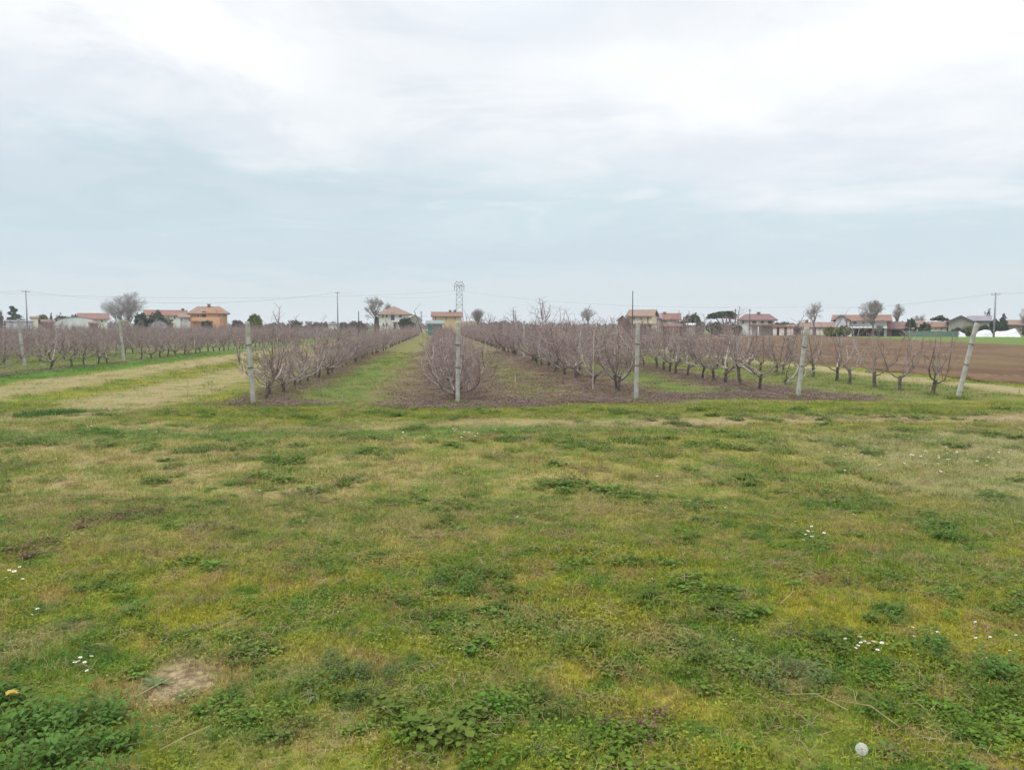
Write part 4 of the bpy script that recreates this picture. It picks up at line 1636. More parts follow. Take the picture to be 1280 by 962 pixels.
D = 150
s_ = D / FPX
root, W, s, pc = house('villa', 'house', 'lilac white gabled villa with rusty roof and white corner pillar', 1046, 1104, D, 393, 399.7, 11, 'gx', 'w_lilac', 'r_orange',
                       wins=((1068.5, 401, 405, 3.6), (1077.5, 401, 405, 2.8), (1090, 401, 405, 2.6)), ov=.9)
slab(root, 'gable_wing', 'w_lilac', ((1052 - pc) * s, -1.0, zat(401, D) / 2), (12 * s, 2.0, zat(401, D)))
slab(root, 'balcony_slab', 'w_white', ((1082 - pc) * s, -.8, zat(409, D)), (44 * s, 1.6, .35))
slab(root, 'porch_shade_panel', 'w_dark', ((1083 - pc) * s, -.06, zat(410.2, D) / 2), (36 * s, .10, zat(410.2, D)))  # thin dark panel on the wall; the porch shade is its colour
slab(root, 'corner_pillar', 'w_white', ((1060.5 - pc) * s, -1.4, zat(400.3, D) / 2), (2.4 * s, .5, zat(400.3, D)))
slab(root, 'pillar_plinth', 'w_white', ((1061 - pc) * s, -1.9, .25), (1.1, .5, .5))
g_ = MB()
g_.extrude([((1043 - pc) * s, zat(400, D)), ((1052 - pc) * s, zat(393.2, D)), ((1063 - pc) * s, zat(400, D)), ((1063 - pc) * s, zat(400.6, D)), ((1052 - pc) * s, zat(394, D)), ((1043 - pc) * s, zat(400.6, D))], -2.4, .3)
g_.build('gable_roof', M['r_brown'], root)
g2 = MB()
g2.extrude([((1046 - pc) * s, zat(401, D)), ((1058 - pc) * s, zat(401, D)), ((1058 - pc) * s, zat(397.7, D)), ((1052 - pc) * s, zat(394.1, D)), ((1046 - pc) * s, zat(399.2, D))], -1.97, -.02)
g2.build('gable_wall', M['w_lilac'], root)

house('barn', 'barn', 'dark brown roofed barn below the bare trees right of the villa', 1101, 1136, 150, 402, 410, 9, 'gx', 'w_brick', 'r_maroon', ov=.5,
      doors=((1120, 410.5, 12, 'w_dark'),))
house('house', 'house', 'low pink house with orange roof behind the round dark tree', 1150, 1180, 165, 402, 408, 9, 'gx', 'w_pink', 'r_orange', ov=.4,
      wins=((1168, 409, 412, 2.2), (1174, 409, 412, 2.2)))
house('house', 'house', 'narrow pale pink house wall between two dark trees', 1141, 1152, 175, 401, 404, 8, 'gx', 'w_pink', 'r_brown', ov=.3, wins=((1146, 405, 408, 2),))
D = 155
root, W, s, pc = house('barn', 'barn', 'big grey gabled farm barn near the far right pole', 1186, 1212, D, 394, 400.5, 14, 'gy', 'w_grey', 'r_grey', ov=.6, wins=((1189.5, 401, 404, 1.8),))
b = MB()
b.box((W / 2 + 5.4, 5, zat(400, D) / 2 - .1), (3.6 * 1, 9.5, zat(400, D) - .2))
house('barn_wing', 'barn', 'grey roofed wing joined to the right side of the grey barn', 1211, 1233, D + 3, 394.3, 400, 9, 'gx', 'w_grey', 'r_grey', ov=.45, wins=((1227, 401.5, 404.5, 2.4),))
house('house', 'house', 'brown roofed cottage between dark conifer and right photo edge', 1258, 1274, 165, 399.5, 405, 8, 'gx', 'w_beige', 'r_tan', ov=.5, wins=((1262, 406, 409, 2), (1269, 406, 409, 2)))

# walls, fences, covered heaps on the far right
def low_wall(name, label, cat, px0, px1, D, py_top, m, th=.25):
    a, b_ = at(px0, D), at(px1, D)
    root = rooted(name, label, cat, (px0 + px1) / 2, D)
    W = (a - b_).length
    h = zat(py_top, D)
    b = MB()
    b.box((0, 0, h / 2), (W, th, h))
    b.build('panel', M[m], root)
    n = max(2, int(W / 2.5))
    for k in range(n + 1):
        c = MB()
        c.box((-W / 2 + W * k / n, -.16, h / 2 + .04), (.12, .08, h + .08))
        c.build('fence_post', M['galv'] if m == 'green_net' else M[m], root)


low_wall('mesh_fence', 'green mesh fence along the field edge below dark trees', 'fence', 1134, 1192, 142, 413.8, 'green_net', .05)


def heap(name, label, cat, px0, px1, D, py_top, m, depth=4.0, seed=1):
    r_ = random.Random(seed)
    root_p = at((px0 + px1) / 2, D)
    W = (px1 - px0) * D / FPX
    H = zat(py_top, D)
    b = MB()
    nx_, ny_ = 30, 9
    for j in range(ny_):
        for i in range(nx_):
            u, v_ = i / (nx_ - 1), j / (ny_ - 1)
            e = min(1, 5 * min(u, 1 - u)) * math.sin(math.pi * v_) ** .5
            z = H * e * (0.80 + 0.20 * math.sin(u * 5 + seed)) + (r_.uniform(-.04, .04) if e > .1 else 0)
            b.v.append(((u - .5) * W, (v_ - .5) * depth, max(z, -.05)))
    for j in range(ny_ - 1):
        for i in range(nx_ - 1):
            a = j * nx_ + i
            b.f.append((a, a + 1, a + nx_ + 1, a + nx_))
            b.m.append(0)
    o = b.build(name, M[m])
    o.location = root_p
    o.rotation_euler = (0, 0, -bearing(root_p))
    tag(o, label, cat)


heap('covered_heap', 'long white plastic covered heap right of the far right pole', 'heap', 1240, 1272, 143, 409.8, 'film', 4, 3)
heap('covered_heap', 'low white covered heap left of the far right pole', 'heap', 1218, 1240, 143, 412.2, 'film', 3, 5)
heap('covered_heap', 'small white bag heap beside the grey barn foot', 'heap', 1196, 1206, 142, 414.0, 'film', 2, 7)
house('shed', 'shed', 'tiny shed with sloping white sheet roof below the dark round tree', 858, 868, 150, 403.8, 405.5, 3, 'mono', 'w_beige', 'white_roof', ov=.2)
heap('covered_heap', 'small white tarp heap before the barn doors at right', 'heap', 1174, 1182, 143, 413.5, 'film_grey', 2, 11)

# ------------------------------------------------------------------ background vegetation
def leaf_cloud(lobes, n, size, seed, flat=1.0):
    """many small leaf faces through the volume of uneven lobes (x, y, z, rx, ry, rz)"""
    r_ = np.random.default_rng(seed)
    wts = np.array([l[3] * l[4] * l[5] for l in lobes]) ** .8
    wts /= wts.sum()
    which = r_.choice(len(lobes), n, p=wts)
    L = np.array(lobes)[which]
    d = r_.normal(size=(n, 3))
    d /= np.linalg.norm(d, axis=1, keepdims=True)
    rad = r_.uniform(0.35, 1, n) ** .45 * (1 + 0.14 * np.sin(d[:, 0] * 7 + which) * np.cos(d[:, 2] * 6 + which * 2))
    c = L[:, :3] + d * rad[:, None] * L[:, 3:]
    c[:, 2] = np.maximum(c[:, 2], .05)
    a = r_.normal(size=(n, 3))
    a /= np.linalg.norm(a, axis=1, keepdims=True)
    b_ = np.cross(a, r_.normal(size=(n, 3)))
    b_ /= np.linalg.norm(b_, axis=1, keepdims=True)
    s = size * r_.uniform(.6, 1.3, (n, 1))
    v = np.stack([c - a * s - b_ * s * .6, c + a * s - b_ * s * .6, c + a * s * .8 + b_ * s * .6, c - a * s * .8 + b_ * s * .6], 1).reshape(-1, 3)
    m_ = MB()
    m_.v = [tuple(p) for p in v]
    m_.f = [(4 * i, 4 * i + 1, 4 * i + 2, 4 * i + 3) for i in range(n)]
    m_.m = [0] * n
    return m_


def bush(px0, px1, D, py_t, label, m='ever', n=900, name='bush', cat='bush', lobes=None, seed=None, z0=0.0, trunk=True, size=.22, shape='round'):
    seed = seed or abs(int(px0 * 7 + px1)) + 1
    r_ = random.Random(seed)
    root = rooted(name, label, cat, (px0 + px1) / 2, D)
    W = (px1 - px0) * D / FPX
    H = zat(py_t, D)
    lob = []
    if shape == 'round':
        for k in range(7):
            x = r_.uniform(-.28, .28) * W
            lob.append((x, r_.uniform(-.2, .2) * W, z0 + (H - z0) * r_.uniform(.4, .66), W * r_.uniform(.22, .34), W * r_.uniform(.22, .34), (H - z0) * r_.uniform(.26, .36)))
        lob.append((0, 0, z0 + (H - z0) * .5, W * .42, W * .4, (H - z0) * .46))
    elif shape == 'hedge':
        k = max(3, int(W / 1.5))
        for i in range(k):
            x = (-.5 + (i + .5) / k) * W
            hh = H * r_.uniform(.8, 1.0)
            lob.append((x, r_.uniform(-.3, .3), hh * .5, W / k * .8, 1.2, hh * .52))
    elif shape == 'cone':
        for i in range(9):
            t = i / 8
            lob.append((r_.uniform(-.05, .05) * W, 0, z0 + (H - z0) * (.12 + .8 * t), W * .5 * (1 - t * .85), W * .5 * (1 - t * .85), (H - z0) * .10))
    elif shape == 'column':
        for i in range(7):
            t = i / 6
            ww = W * .5 * (1 - (2 * t - .8) ** 2 * .35)
            lob.append((r_.uniform(-.08, .08) * W, 0, z0 + (H - z0) * (.1 + .82 * t), ww, ww, (H - z0) * .12))
    elif shape == 'cedar':
        for i in range(8):
            t = i / 7
            sd = (-1) ** i
            lob.append((sd * W * .22 * (1 - t) + r_.uniform(-.1, .1) * W, r_.uniform(-.1, .1) * W, z0 + (H - z0) * (.25 + .7 * t), W * .36 * (1 - t * .65), W * .3 * (1 - t * .6), (H - z0) * .06))
    if trunk:
        tb = MB()
        tb.tube([(0, 0, -.2), (0.05, 0, H * .35), (0, 0, H * .75)], [W * .045 + .05, W * .03 + .04, .03], 6)
        for k in range(5):
            a = r_.uniform(0, 6.28)
            z = H * r_.uniform(.25, .6)
            tb.tube([(0, 0, z), (math.cos(a) * W * .3, math.sin(a) * W * .3, z + H * .2)], [.06, .025], 5)
        tb.build('trunk', M['tree_bark'], root)
    leaf_cloud(lob, n, size, seed).build('crown' if cat == 'tree' else 'foliage', M[m], root)
    return root


def bare_tree(px0, px1, D, py_t, label, seed, trunk_py=None, levels=5, stems=1, px_trunk=None, dens=1.0, twig_r=.012, low=0.25, group=None, m='tree_twig'):
    r_ = random.Random(seed)
    pxt = px_trunk if px_trunk is not None else (px0 + px1) / 2
    root = rooted('bare_tree', label, 'tree', pxt, D, group=group)
    W = (px1 - px0) * D / FPX
    H = zat(py_t, D)
    cx0 = ((px0 + px1) / 2 - pxt) * D / FPX
    tb, cb = MB(), MB()
    th = H * low
    cz, rz_, rx_ = (H + th * .9) / 2, (H - th * .9) / 2, W / 2

    def inside(p, k=1.0):
        return ((p.x - cx0) / rx_) ** 2 + (p.y / rx_) ** 2 + ((p.z - cz) / rz_) ** 2 < k

    tr = H * .022 + .06
    base = []
    for sI in range(stems):
        bx = r_.uniform(-.4, .4) if stems > 1 else 0
        top = Vector((bx * 2 + r_.uniform(-.1, .1), bx, th))
        tb.tube([(bx, 0, -.3), (bx * 1.2, 0, th * .5), top], [tr * 1.3, tr, tr * .85], 7)
        base.append(top)

    def grow(p, d, L, rad, lev):
        d = d.normalized()
        q1 = p + d * L * .5 + Vector((r_.uniform(-1, 1), r_.uniform(-1, 1), r_.uniform(-1, 1))) * L * .07
        q2 = p + d * L + Vector((0, 0, L * .08))
        if not inside(q2, 1.12):
            k = .55
            q1 = p.lerp(q1, k)
            q2 = p.lerp(q2, k)
            L *= k
        b = tb if lev >= levels - 1 else cb
        b.tube([p, q1, q2], [rad, rad * .8, rad * .62], 5 if lev > 2 else 3, cap=False)
        if lev <= 0:
            return
        nb = r_.choice((3, 4, 4)) if lev > 1 else int(4 * dens)
        for k in range(nb):
            t = r_.uniform(.35, 1.0) if k else 1.0
            o = p.lerp(q2, t) if t < .99 else q2
            ax = Vector((r_.gauss(0, 1), r_.gauss(0, 1), r_.gauss(0, .75)))
            nd = d + ax * (.5 if lev > 2 else .62) + Vector((0, 0, .13))
            grow(o, nd, L * r_.uniform(.58, .82), max(rad * r_.uniform(.5, .66), twig_r), lev - 1)

    n0 = 5
    for tp in base:
        for k in range(n0):
            a = 6.283 * k / n0 + r_.uniform(-.4, .4)
            el = r_.uniform(.45, 1.35)
            if k == 0:
                el = 1.5
            tgt = Vector((cx0 + math.cos(a) * rx_ * math.cos(el), math.sin(a) * rx_ * math.cos(el), th + (H - th) * math.sin(el)))
            grow(tp, (tgt - tp), (tgt - tp).length * .40, tr * .55, levels)
    tb.build('trunk', M['tree_bark'], root)
    cb.build('crown', M[m], root)
    return root


# far left
bush(-6, 6, 190, 383, 'greyish twiggy tree cut by the left photo edge', 'brush', 1300, 'tree', 'tree', size=.16)
bush(9, 32, 200, 383, 'dark ragged conifer left of the far left pole', 'ever', 1500, 'conifer', 'tree', shape='cedar')
bush(9, 37, 195, 393, 'dark hedge mass at the foot of the far left conifer', 'ever', 900, 'bush', 'bush')
bush(49, 62, 205, 392.5, 'small pale green treetop between shed and cypress', 'olive', 700, 'tree', 'tree', z0=2)
bush(62.5, 69.5, 195, 391, 'small dark pointed cypress above the dark red shed', 'ever', 700, 'cypress', 'tree', shape='cone')
bush(74, 98, 205, 391.2, 'dark flat topped tree behind the white polytunnel', 'ever', 1500, 'tree', 'tree', shape='hedge')
bush(145, 166, 150, 398.3, 'cream flowering bush under the bare domed tree', 'cream_bush', 1000)
bush(170, 188, 165, 389.5, 'dark green bush left of a taller one beside the bare domed tree', 'ever', 1500)
bush(188, 209, 165, 387, 'taller dark green bush before the long red roof', 'ever', 1900)
bush(205, 218, 168, 395, 'low grey green shrub right of the taller dark bush', 'olive', 500)
bush(254, 268, 150, 399.2, 'dark round shrub in front of the orange house', 'ever', 700)
bush(288, 308, 180, 399, 'low brown shrub right of the orange house', 'brush', 700)
bush(309, 330, 140, 392, 'round yellow green tree behind the leftmost near post', 'yellow_hedge', 1700, 'tree', 'tree')
bush(360, 379, 190, 399.5, 'low dark shrub behind the leftmost near row', 'ever', 600)
bush(424, 438, 200, 402, 'low green shrub right of the middle utility pole', 'ever', 500)
bush(438, 461, 170, 401, 'brown domed thicket left of the white villa', 'brush', 1500)
bush(468.5, 474.5, 190, 396, 'dark narrow ivy column at the villa corner', 'ever', 900, 'cypress', 'tree', shape='column')
bush(500, 519, 180, 396.5, 'round dark green bush before the villa right corner', 'ever', 1700)
bush(852, 863, 180, 392.5, 'pale brown shrub left of the dark round tree', 'brush', 700, 'tree', 'tree')
bush(860, 875, 170, 390.3, 'dark round evergreen tree right of the pink house', 'ever', 1900, 'tree', 'tree')
bush(866, 882, 160, 402, 'brown thicket below the dark round evergreen', 'brush', 700)
bush(883, 906, 165, 402, 'dark bush below the umbrella pine', 'ever', 1100)
bush(904, 927, 165, 404, 'low green shrubs right below the umbrella pine', 'ever', 800)
bush(1032, 1058, 140, 406.6, 'trimmed yellow green hedge before the lilac villa', 'yellow_hedge', 1500, 'hedge', 'hedge', shape='hedge', size=.16)
bush(1130, 1145, 150, 397, 'dark tree right of the brown roofed barn', 'ever', 1500, 'tree', 'tree')
bush(1126, 1137, 148, 409, 'dark low shrub at the barn right corner', 'ever', 500)
bush(1147, 1161, 150, 403, 'round dark tree before the low pink house', 'ever', 1100, 'tree', 'tree')
bush(1163, 1181, 170, 395, 'small dark cedar above the low pink house', 'pine', 900, 'tree', 'tree', shape='cedar', z0=3)
bush(1186, 1205, 146, 409.5, 'dark shrub at the foot of the grey barn', 'ever', 800)
bush(1204, 1216, 147, 407, 'grey green shrub before the grey barn wing', 'olive', 600)
bush(1222, 1236, 146, 406, 'dark dense shrub before the right end of the barn wing', 'ever', 900)
bush(1231, 1236.5, 190, 386.8, 'slim purple grey poplar right of the barn roof', 'poplar', 700, 'poplar', 'tree', shape='column', size=.16)
bush(1228, 1229.8, 190, 389, 'very thin poplar left of the slim purple grey one', 'poplar', 300, 'poplar', 'tree', shape='column', size=.12)
bush(1234, 1249, 165, 398, 'dark bushy tree behind the far right utility pole', 'ever', 1100, 'tree', 'tree')
bush(1244, 1260, 165, 392, 'dark ragged conifer right of the far right pole', 'ever', 1400, 'conifer', 'tree', shape='cone')
bush(1268, 1281, 165, 405, 'brown shrub cut by the right photo edge', 'brush', 700)

for k_, (a_, b_, d_, t_, m_, lb) in enumerate((
    (968, 985, 175, 402.5, 'ever', 'dark low bushes behind the rusty roofed shed'), (985, 1004, 180, 404.5, 'brush', 'brown low hedge left of the long low cottage'),
    (383, 410, 200, 402.5, 'brush', 'long low brown thicket left of the middle utility pole'), (332, 356, 210, 402, 'brush', 'low grey brown thicket right of the round yellow green tree'),
    (608, 640, 230, 402.5, 'brush', 'faint low thicket right of the scrubby bare tree'), (846, 856, 175, 400, 'ever', 'dark shrub at the right end of the pink house'),
    (1178, 1190, 170, 402, 'ever', 'dark bush between the low pink house and grey barn'), (1208, 1222, 175, 395.5, 'ever', 'dark treetop rising behind the grey barn wing'),
    (1101, 1116, 170, 400, 'brush', 'brown thicket at the right end of the lilac villa'))):
    bush(a_, b_, d_, t_, lb, m_, 900, shape='hedge' if b_ - a_ > 16 else 'round')

# umbrella pine
D = 175
s = D / FPX
root = rooted('umbrella_pine', 'broad flat topped umbrella pine left of the maroon roofed house', 'tree', 903, D)
tb = MB()
for (x0, x1, zt) in ((3, 4.5, 395), (3, -2, 396), (3.5, 9, 397), (2, -9, 397)):
    h = zat(zt, D)
    tb.tube([(x0 * s, 0, -.2), ((x0 * .7 + x1 * .3) * s, 0, h * .5), (x1 * s, 0, h)], [.3, .2, .1], 6)
tb.build('trunk', M['tree_bark'], root)
lob = []
for (px, py, rx_, rz_) in ((890, 395, 6, 3), (897, 394, 8, 3.5), (905, 393.5, 8, 4), (911, 393.5, 7, 4.5), (915, 395, 4, 4), (885.5, 397, 2.5, 1.6), (901, 392, 7, 2.3)):
    lob.append(((px - 903) * s, 0, zat(py, D), rx_ * s, rx_ * s * .9, rz_ * s))
leaf_cloud(lob, 4200, .2, 5).build('crown', M['pine'], root)

# bare trees
bare_tree(130, 169, 185, 370, 'broad grey bare tree, left half of the pair before the red roofs', 3, px_trunk=154, low=.12, dens=.9)
bare_tree(150, 186.5, 188, 366.5, 'tall rounded bare tree, right half of the pair before the red roofs', 4, px_trunk=163, low=.14, dens=.9)
bare_tree(453, 481, 195, 371, 'big bare tree with dark trunk left of the white villa', 5, px_trunk=470, low=.38, dens=1.1)
bare_tree(478, 489, 225, 376, 'small bare treetop behind the villa roof', 6, low=.4, levels=4, dens=1)
bare_tree(588, 608, 190, 386, 'small scrubby bare tree right of the lattice pylon', 7, low=.3, levels=4, stems=2, dens=1)
bare_tree(724, 746, 200, 383.5, 'round bare tree above the dense row, left of the cream house', 8, low=.35, levels=4, dens=1.2)
bare_tree(1003, 1030, 165, 376, 'spreading bare tree behind the fourth near post', 9, px_trunk=1016, low=.35, levels=4, dens=1.1)
bare_tree(1071, 1108, 140, 376, 'wide bare tree in front of the lilac villa roof', 10, px_trunk=1090, low=.30, dens=1.1)
bare_tree(1111, 1131, 155, 380.5, 'slim bare tree right of the lilac villa', 12, px_trunk=1120, low=.35, levels=4, dens=1.2)
bare_tree(1138, 1158, 185, 392, 'faint low bare tree behind the narrow pink house', 13, low=.3, levels=4)
bare_tree(1272, 1290, 165, 384, 'pale bare tree cut by the right photo edge', 14, low=.3, levels=4)
bare_tree(775, 790, 120, 393, 'reddish bare shrub tree before the brick outbuilding', 15, low=.2, levels=4, stems=2, m='twig')
bare_tree(1092, 1106, 135, 402, 'low twiggy bare shrub right of the wide bare tree', 16, low=.15, levels=3, stems=2)

# low far woodland along the horizon
def far_wood():
    lobes = []
    r_ = random.Random(4)
    for k in range(150):
        px = -700 + k * 18 + r_.uniform(-6, 6)
        Dd = r_.uniform(420, 700)
        p = at(px, Dd)
        h = r_.uniform(3.0, 5.2)
        lobes.append((p.x, p.y, h * .5, 12, 6, h * .5))
    leaf_cloud(lobes, 16000, .9, 8).build('far_woodland', M['brush'])
    tag(bpy.data.objects['far_woodland'], 'thin line of far off woodland on the horizon', 'woodland', kind='stuff')


far_wood()

# ------------------------------------------------------------------ foreground plants
def rosette(seed, n, L, wd, rise, mi_dead=0):
    """ring of long toothed leaves lying near the ground"""
    r_ = random.Random(seed)
    b = MB()
    for k in range(n):
        a = 6.283 * k / n * 1.618 + r_.uniform(-.3, .3)
        ll = L * r_.uniform(.6, 1.15)
        ww = wd * r_.uniform(.7, 1.2)
        up = rise * r_.uniform(.4, 1.3)
        ca, sa = math.cos(a), math.sin(a)
        base = len(b.v)
        nseg = 6
        for i in range(nseg + 1):
            t = i / nseg
            w_ = ww * math.sin(math.pi * (0.12 + 0.86 * t)) * (1 if i % 2 else .62)
            r0 = ll * t
            z = 0.01 + up * math.sin(t * 2.3) * ll + r_.uniform(-.002, .002)
            b.v.append((ca * r0 - sa * w_ / 2, sa * r0 + ca * w_ / 2, z + w_ * .25))
            b.v.append((ca * r0, sa * r0, z))
            b.v.append((ca * r0 + sa * w_ / 2, sa * r0 - ca * w_ / 2, z + w_ * .25))
        for i in range(nseg):
            q = base + i * 3
            b.f += [(q, q + 1, q + 4, q + 3), (q + 1, q + 2, q + 5, q + 4)]
            b.m += [0, 0]
    return b


def leafy_clump(seed, n, rad, h, lr, ar=.9):
    r_ = random.Random(seed)
    lv, st = MB(), MB()
    subs = [(r_.gauss(0, rad * .45), r_.gauss(0, rad * .45), r_.uniform(.45, 1.0)) for _ in range(7)]
    for k in range(n):
        cx_, cy_, cs = r_.choice(subs)
        x, y = cx_ + r_.gauss(0, rad * .26 * cs), cy_ + r_.gauss(0, rad * .26 * cs)
        hh = h * cs * r_.uniform(.15, 1.05)
        c = (x, y, hh)
        a = r_.uniform(0, 6.283)
        if k % 3 == 0:
            st.tube([(cx_ * .8, cy_ * .8, 0), (x * .6 + cx_ * .4, y * .6 + cy_ * .4, hh * .6), c], [.0014, .0012, .0009], 3, cap=False)
        leaf(lv, c, lr * r_.uniform(.5, 1.3), a, r_.uniform(-.6, .5), 0, ar, .2)
        leaf(lv, (x + r_.gauss(0, lr), y + r_.gauss(0, lr), hh * .7), lr * r_.uniform(.5, 1.1), a + r_.uniform(1, 4), r_.uniform(-.5, .5), 0, ar, .2)
    return lv, st


CL = {
    'round': leafy_clump(1, 260, .19, .06, .0090, .8), 'dense': leafy_clump(2, 420, .22, .09, .0115, .6), 'grey': leafy_clump(3, 260, .15, .07, .0085, .5),
    'mallow': leafy_clump(4, 90, .20, .08, .019, 1.0), 'withered': leafy_clump(5, 160, .20, .045, .010, .6),
}
CLM = {k: (v[0].mesh('leaves', M[{'round': 'weed', 'dense': 'weed_bright', 'grey': 'weed_grey', 'mallow': 'weed', 'withered': 'dead_leaf'}[k]]), v[1].mesh('stems', M['stem'])) for k, v in CL.items()}
ROS = [rosette(30, 14, .12, .032, .35).mesh('leaves', M['weed']), rosette(31, 12, .10, .028, .5).mesh('leaves', M['weed_bright']), rosette(32, 16, .14, .030, .45).mesh('leaves', M['weed_grey'])]
HEART = MB()
HEART.tube([(0, 0, 0), (0, 0, .018)], [.008, .005], 6)
HEARTM = HEART.mesh('crown_bud', M['stem'])


def weed(kind, px, py, scl, label, zs=1.35):
    q = on_ground(px, py)
    r_ = random.Random(int(px * 3 + py))
    root = thing('weed_plant', label, 'weed', (q.x, q.y, gz(q.x, q.y)), r_.uniform(0, 6.28))
    if isinstance(kind, int):
        zs = .45
        scl *= .85
    root.scale = (scl, scl, scl * zs)
    if isinstance(kind, int):
        parts = ((ROS[kind], 'leaves'), (HEARTM, 'crown_bud'))
    else:
        parts = ((CLM[kind][0], 'leaves'), (CLM[kind][1], 'stems'))
    for me, nm in parts:
        o = bpy.data.objects.new(nm, me)
        COL.objects.link(o)
        o.parent = root
    return root


for args in (
    ('mallow', 520, 925, 1.1, 'large leaved mallow clump at the bottom, left of centre'),
    ('mallow', 575, 905, 1.0, 'round leaved mallow beside the bottom left of centre clump'),
    ('mallow', 500, 890, .8, 'small mallow just above the bottom clump'),
    ('dense', 60, 925, 1.5, 'lush bright green clump in the bottom left corner'),
    ('dense', 20, 900, 1.4, 'lush bright green clump touching the left edge near the corner'),
    ('dense', 110, 900, 1.1, 'bright green clump right of the bottom left corner'),
    ('dense', 130, 945, 1.2, 'lush green clump at the bottom edge near the left corner'),
    ('dense', 20, 948, 1.4, 'bright green clump in the very bottom left corner'),
    ('mallow', 15, 880, .9, 'broad pale leaf clump at the left edge above the corner'),
    ('grey', 410, 850, 1.3, 'grey green feathery weed below and right of the bare patch'),
    ('grey', 470, 858, 1.1, 'grey green weed right of the feathery one'),
    (2, 395, 868, 1.0, 'low grey rosette with long leaves by the feathery weed'),
    ('round', 600, 725, 1.3, 'dark round weed clump in the centre foreground'),
    ('dense', 560, 735, 1.0, 'bluish green feathery clump left of the centre weed'),
    ('round', 640, 745, 1.1, 'dark weed clump right of the centre weed'),
    ('round', 545, 775, 1.0, 'low dark weed patch below the centre clump'),
    ('round', 815, 755, 1.1, 'dark weed clump right of centre foreground'),
    ('round', 900, 770, 1.2, 'broad dark weed clump farther right of centre'),
    ('round', 860, 680, 1.1, 'flat dark weed clump upslope right of centre'),
    ('withered', 795, 915, 1.0, 'withered brown and green weed at the bottom right of centre'),
    (0, 820, 920, 1.1, 'dark green rosette beside the withered weed'),
    ('round', 680, 880, 1.0, 'small dark weed above the bottom edge near centre'),
    ('round', 880, 830, 1.3, 'wide green clump in the right foreground'),
    ('grey', 990, 855, 1.4, 'blue grey leafy weed left of the dandelion clock'),
    (2, 1010, 835, 1.0, 'grey leaved rosette above the blue grey weed'),
    ('round', 1025, 805, 1.2, 'dark leafy weed left of the daisy cluster'),
    ('dense', 1110, 770, .9, 'small bright weed above the daisy cluster'),
    (1, 910, 935, 1.3, 'bright green rosette at the bottom edge right of centre'),
    (1, 1110, 935, 1.2, 'green rosette right of the dandelion clock'),
    (0, 320, 765, 1.0, 'small bright green rosette above the bare patch'),
    ('round', 315, 812, .8, 'light green leafy weed right above the bare patch'),
    (2, 195, 850, .9, 'flattened grey green rosette on the bare patch'),
    (2, 232, 866, .8, 'flattened grey rosette at the lower edge of the bare patch'),
    ('withered', 120, 655, 1.5, 'large withered purplish weed patch at left'),
    ('withered', 175, 645, 1.4, 'withered purplish weed beside the large left one'),
    ('withered', 265, 662, 1.0, 'small withered dark weed right of the purplish patch'),
    ('withered', 30, 690, 1.5, 'pale withered weed patch near the left edge'),
    ('round', 428, 604, 1.3, 'isolated dark round weed in the mid meadow left of centre'),
    ('dense', 365, 577, 1.2, 'small bright weed left above the isolated dark one'),
    ('round', 575, 635, 1.0, 'dark small weed in the mid meadow at centre'),
    ('round', 590, 618, .9, 'dark tiny weed just above the centre mid meadow one'),
    ('withered', 698, 673, .9, 'single dark withered weed right of centre'),
    ('round', 560, 655, 1.3, 'green spreading weed in the mid meadow at centre'),
    ('round', 290, 565, 1.1, 'dark tuft of weed on the pale grass at left'),
    ('dense', 1180, 670, 1.2, 'bright green weed in the right mid meadow'),
    ('dense', 1225, 835, 1.2, 'green weed near the right edge of the foreground'),
    (0, 640, 785, .9, 'dark rosette below the centre weeds'),
    ('round', 740, 815, 1.1, 'loose dark weed between the centre and right clumps'),
    ('grey', 770, 515, 1.6, 'green weed at the foot of the third near post'),
    ('round', 1262, 870, 1.1, 'dark weed close to the right edge lower down'),
):
    weed(*args)

# low weeds mixed through the turf in drifts
M['mix_green'] = leafy('drift_leaf_green', (0.075, 0.150, 0.022), 0.75, 1.1)
M['mix_blue'] = leafy('drift_leaf_bluish', (0.085, 0.145, 0.050), 0.8, 1.0)
M['mix_brown'] = leafy('drift_leaf_brown', (0.22, 0.145, 0.085), 0.8, 1.0)
drift_src = []
for k, (nm, args_) in enumerate((('mix_green', (71, 150, .13, .045, .0075, .7)), ('mix_green', (72, 120, .12, .060, .0095, .8)), ('mix_green', (76, 60, .10, .05, .013, .9)),
                                 ('mix_blue', (73, 150, .12, .05, .006, .5)), ('mix_brown', (74, 120, .13, .03, .008, .6)), ('mix_brown', (75, 90, .10, .05, .006, .5)))):
    lv_, st_ = leafy_clump(*args_)
    drift_src.append(lv_.mesh('drift', M[nm]))
drift_src.append(straw_mesh(91))
drift_col = source_collection('drift_source', drift_src)


def drifts(name, n, y0, y1, smin, smax, thr, label):
    p = region_points(n, y0, y1)
    x, y = p[:, 0], p[:, 1]
    a_ = field_np(x, y, 41, 1.6) + .5 * field_np(x, y, 42, 4.5)
    b_ = field_np(x, y, 43, 1.3) + .5 * field_np(x, y, 44, 4.0)
    sc_ = rg.uniform(smin, smax, n)
    green = a_ > thr
    brown = (b_ > thr + .12) & ~green
    lone = rg.uniform(0, 1, n) < .05
    keep = green | brown | lone
    bp = on_ground(218, 846)
    keep &= np.hypot(x - bp.x, y - bp.y) > .3
    idx = np.where(brown, rg.integers(4, 7, n), rg.integers(0, 4, n))
    x, y, idx, sc_ = x[keep], y[keep], idx[keep], sc_[keep]
    rot = np.zeros((len(x), 3))
    rot[:, 2] = rg.uniform(0, 6.28, len(x))
    scatter(name, np.stack([x, y, gz_np(x, y)], 1), rot, sc_, idx, drift_col, label, 'weeds')


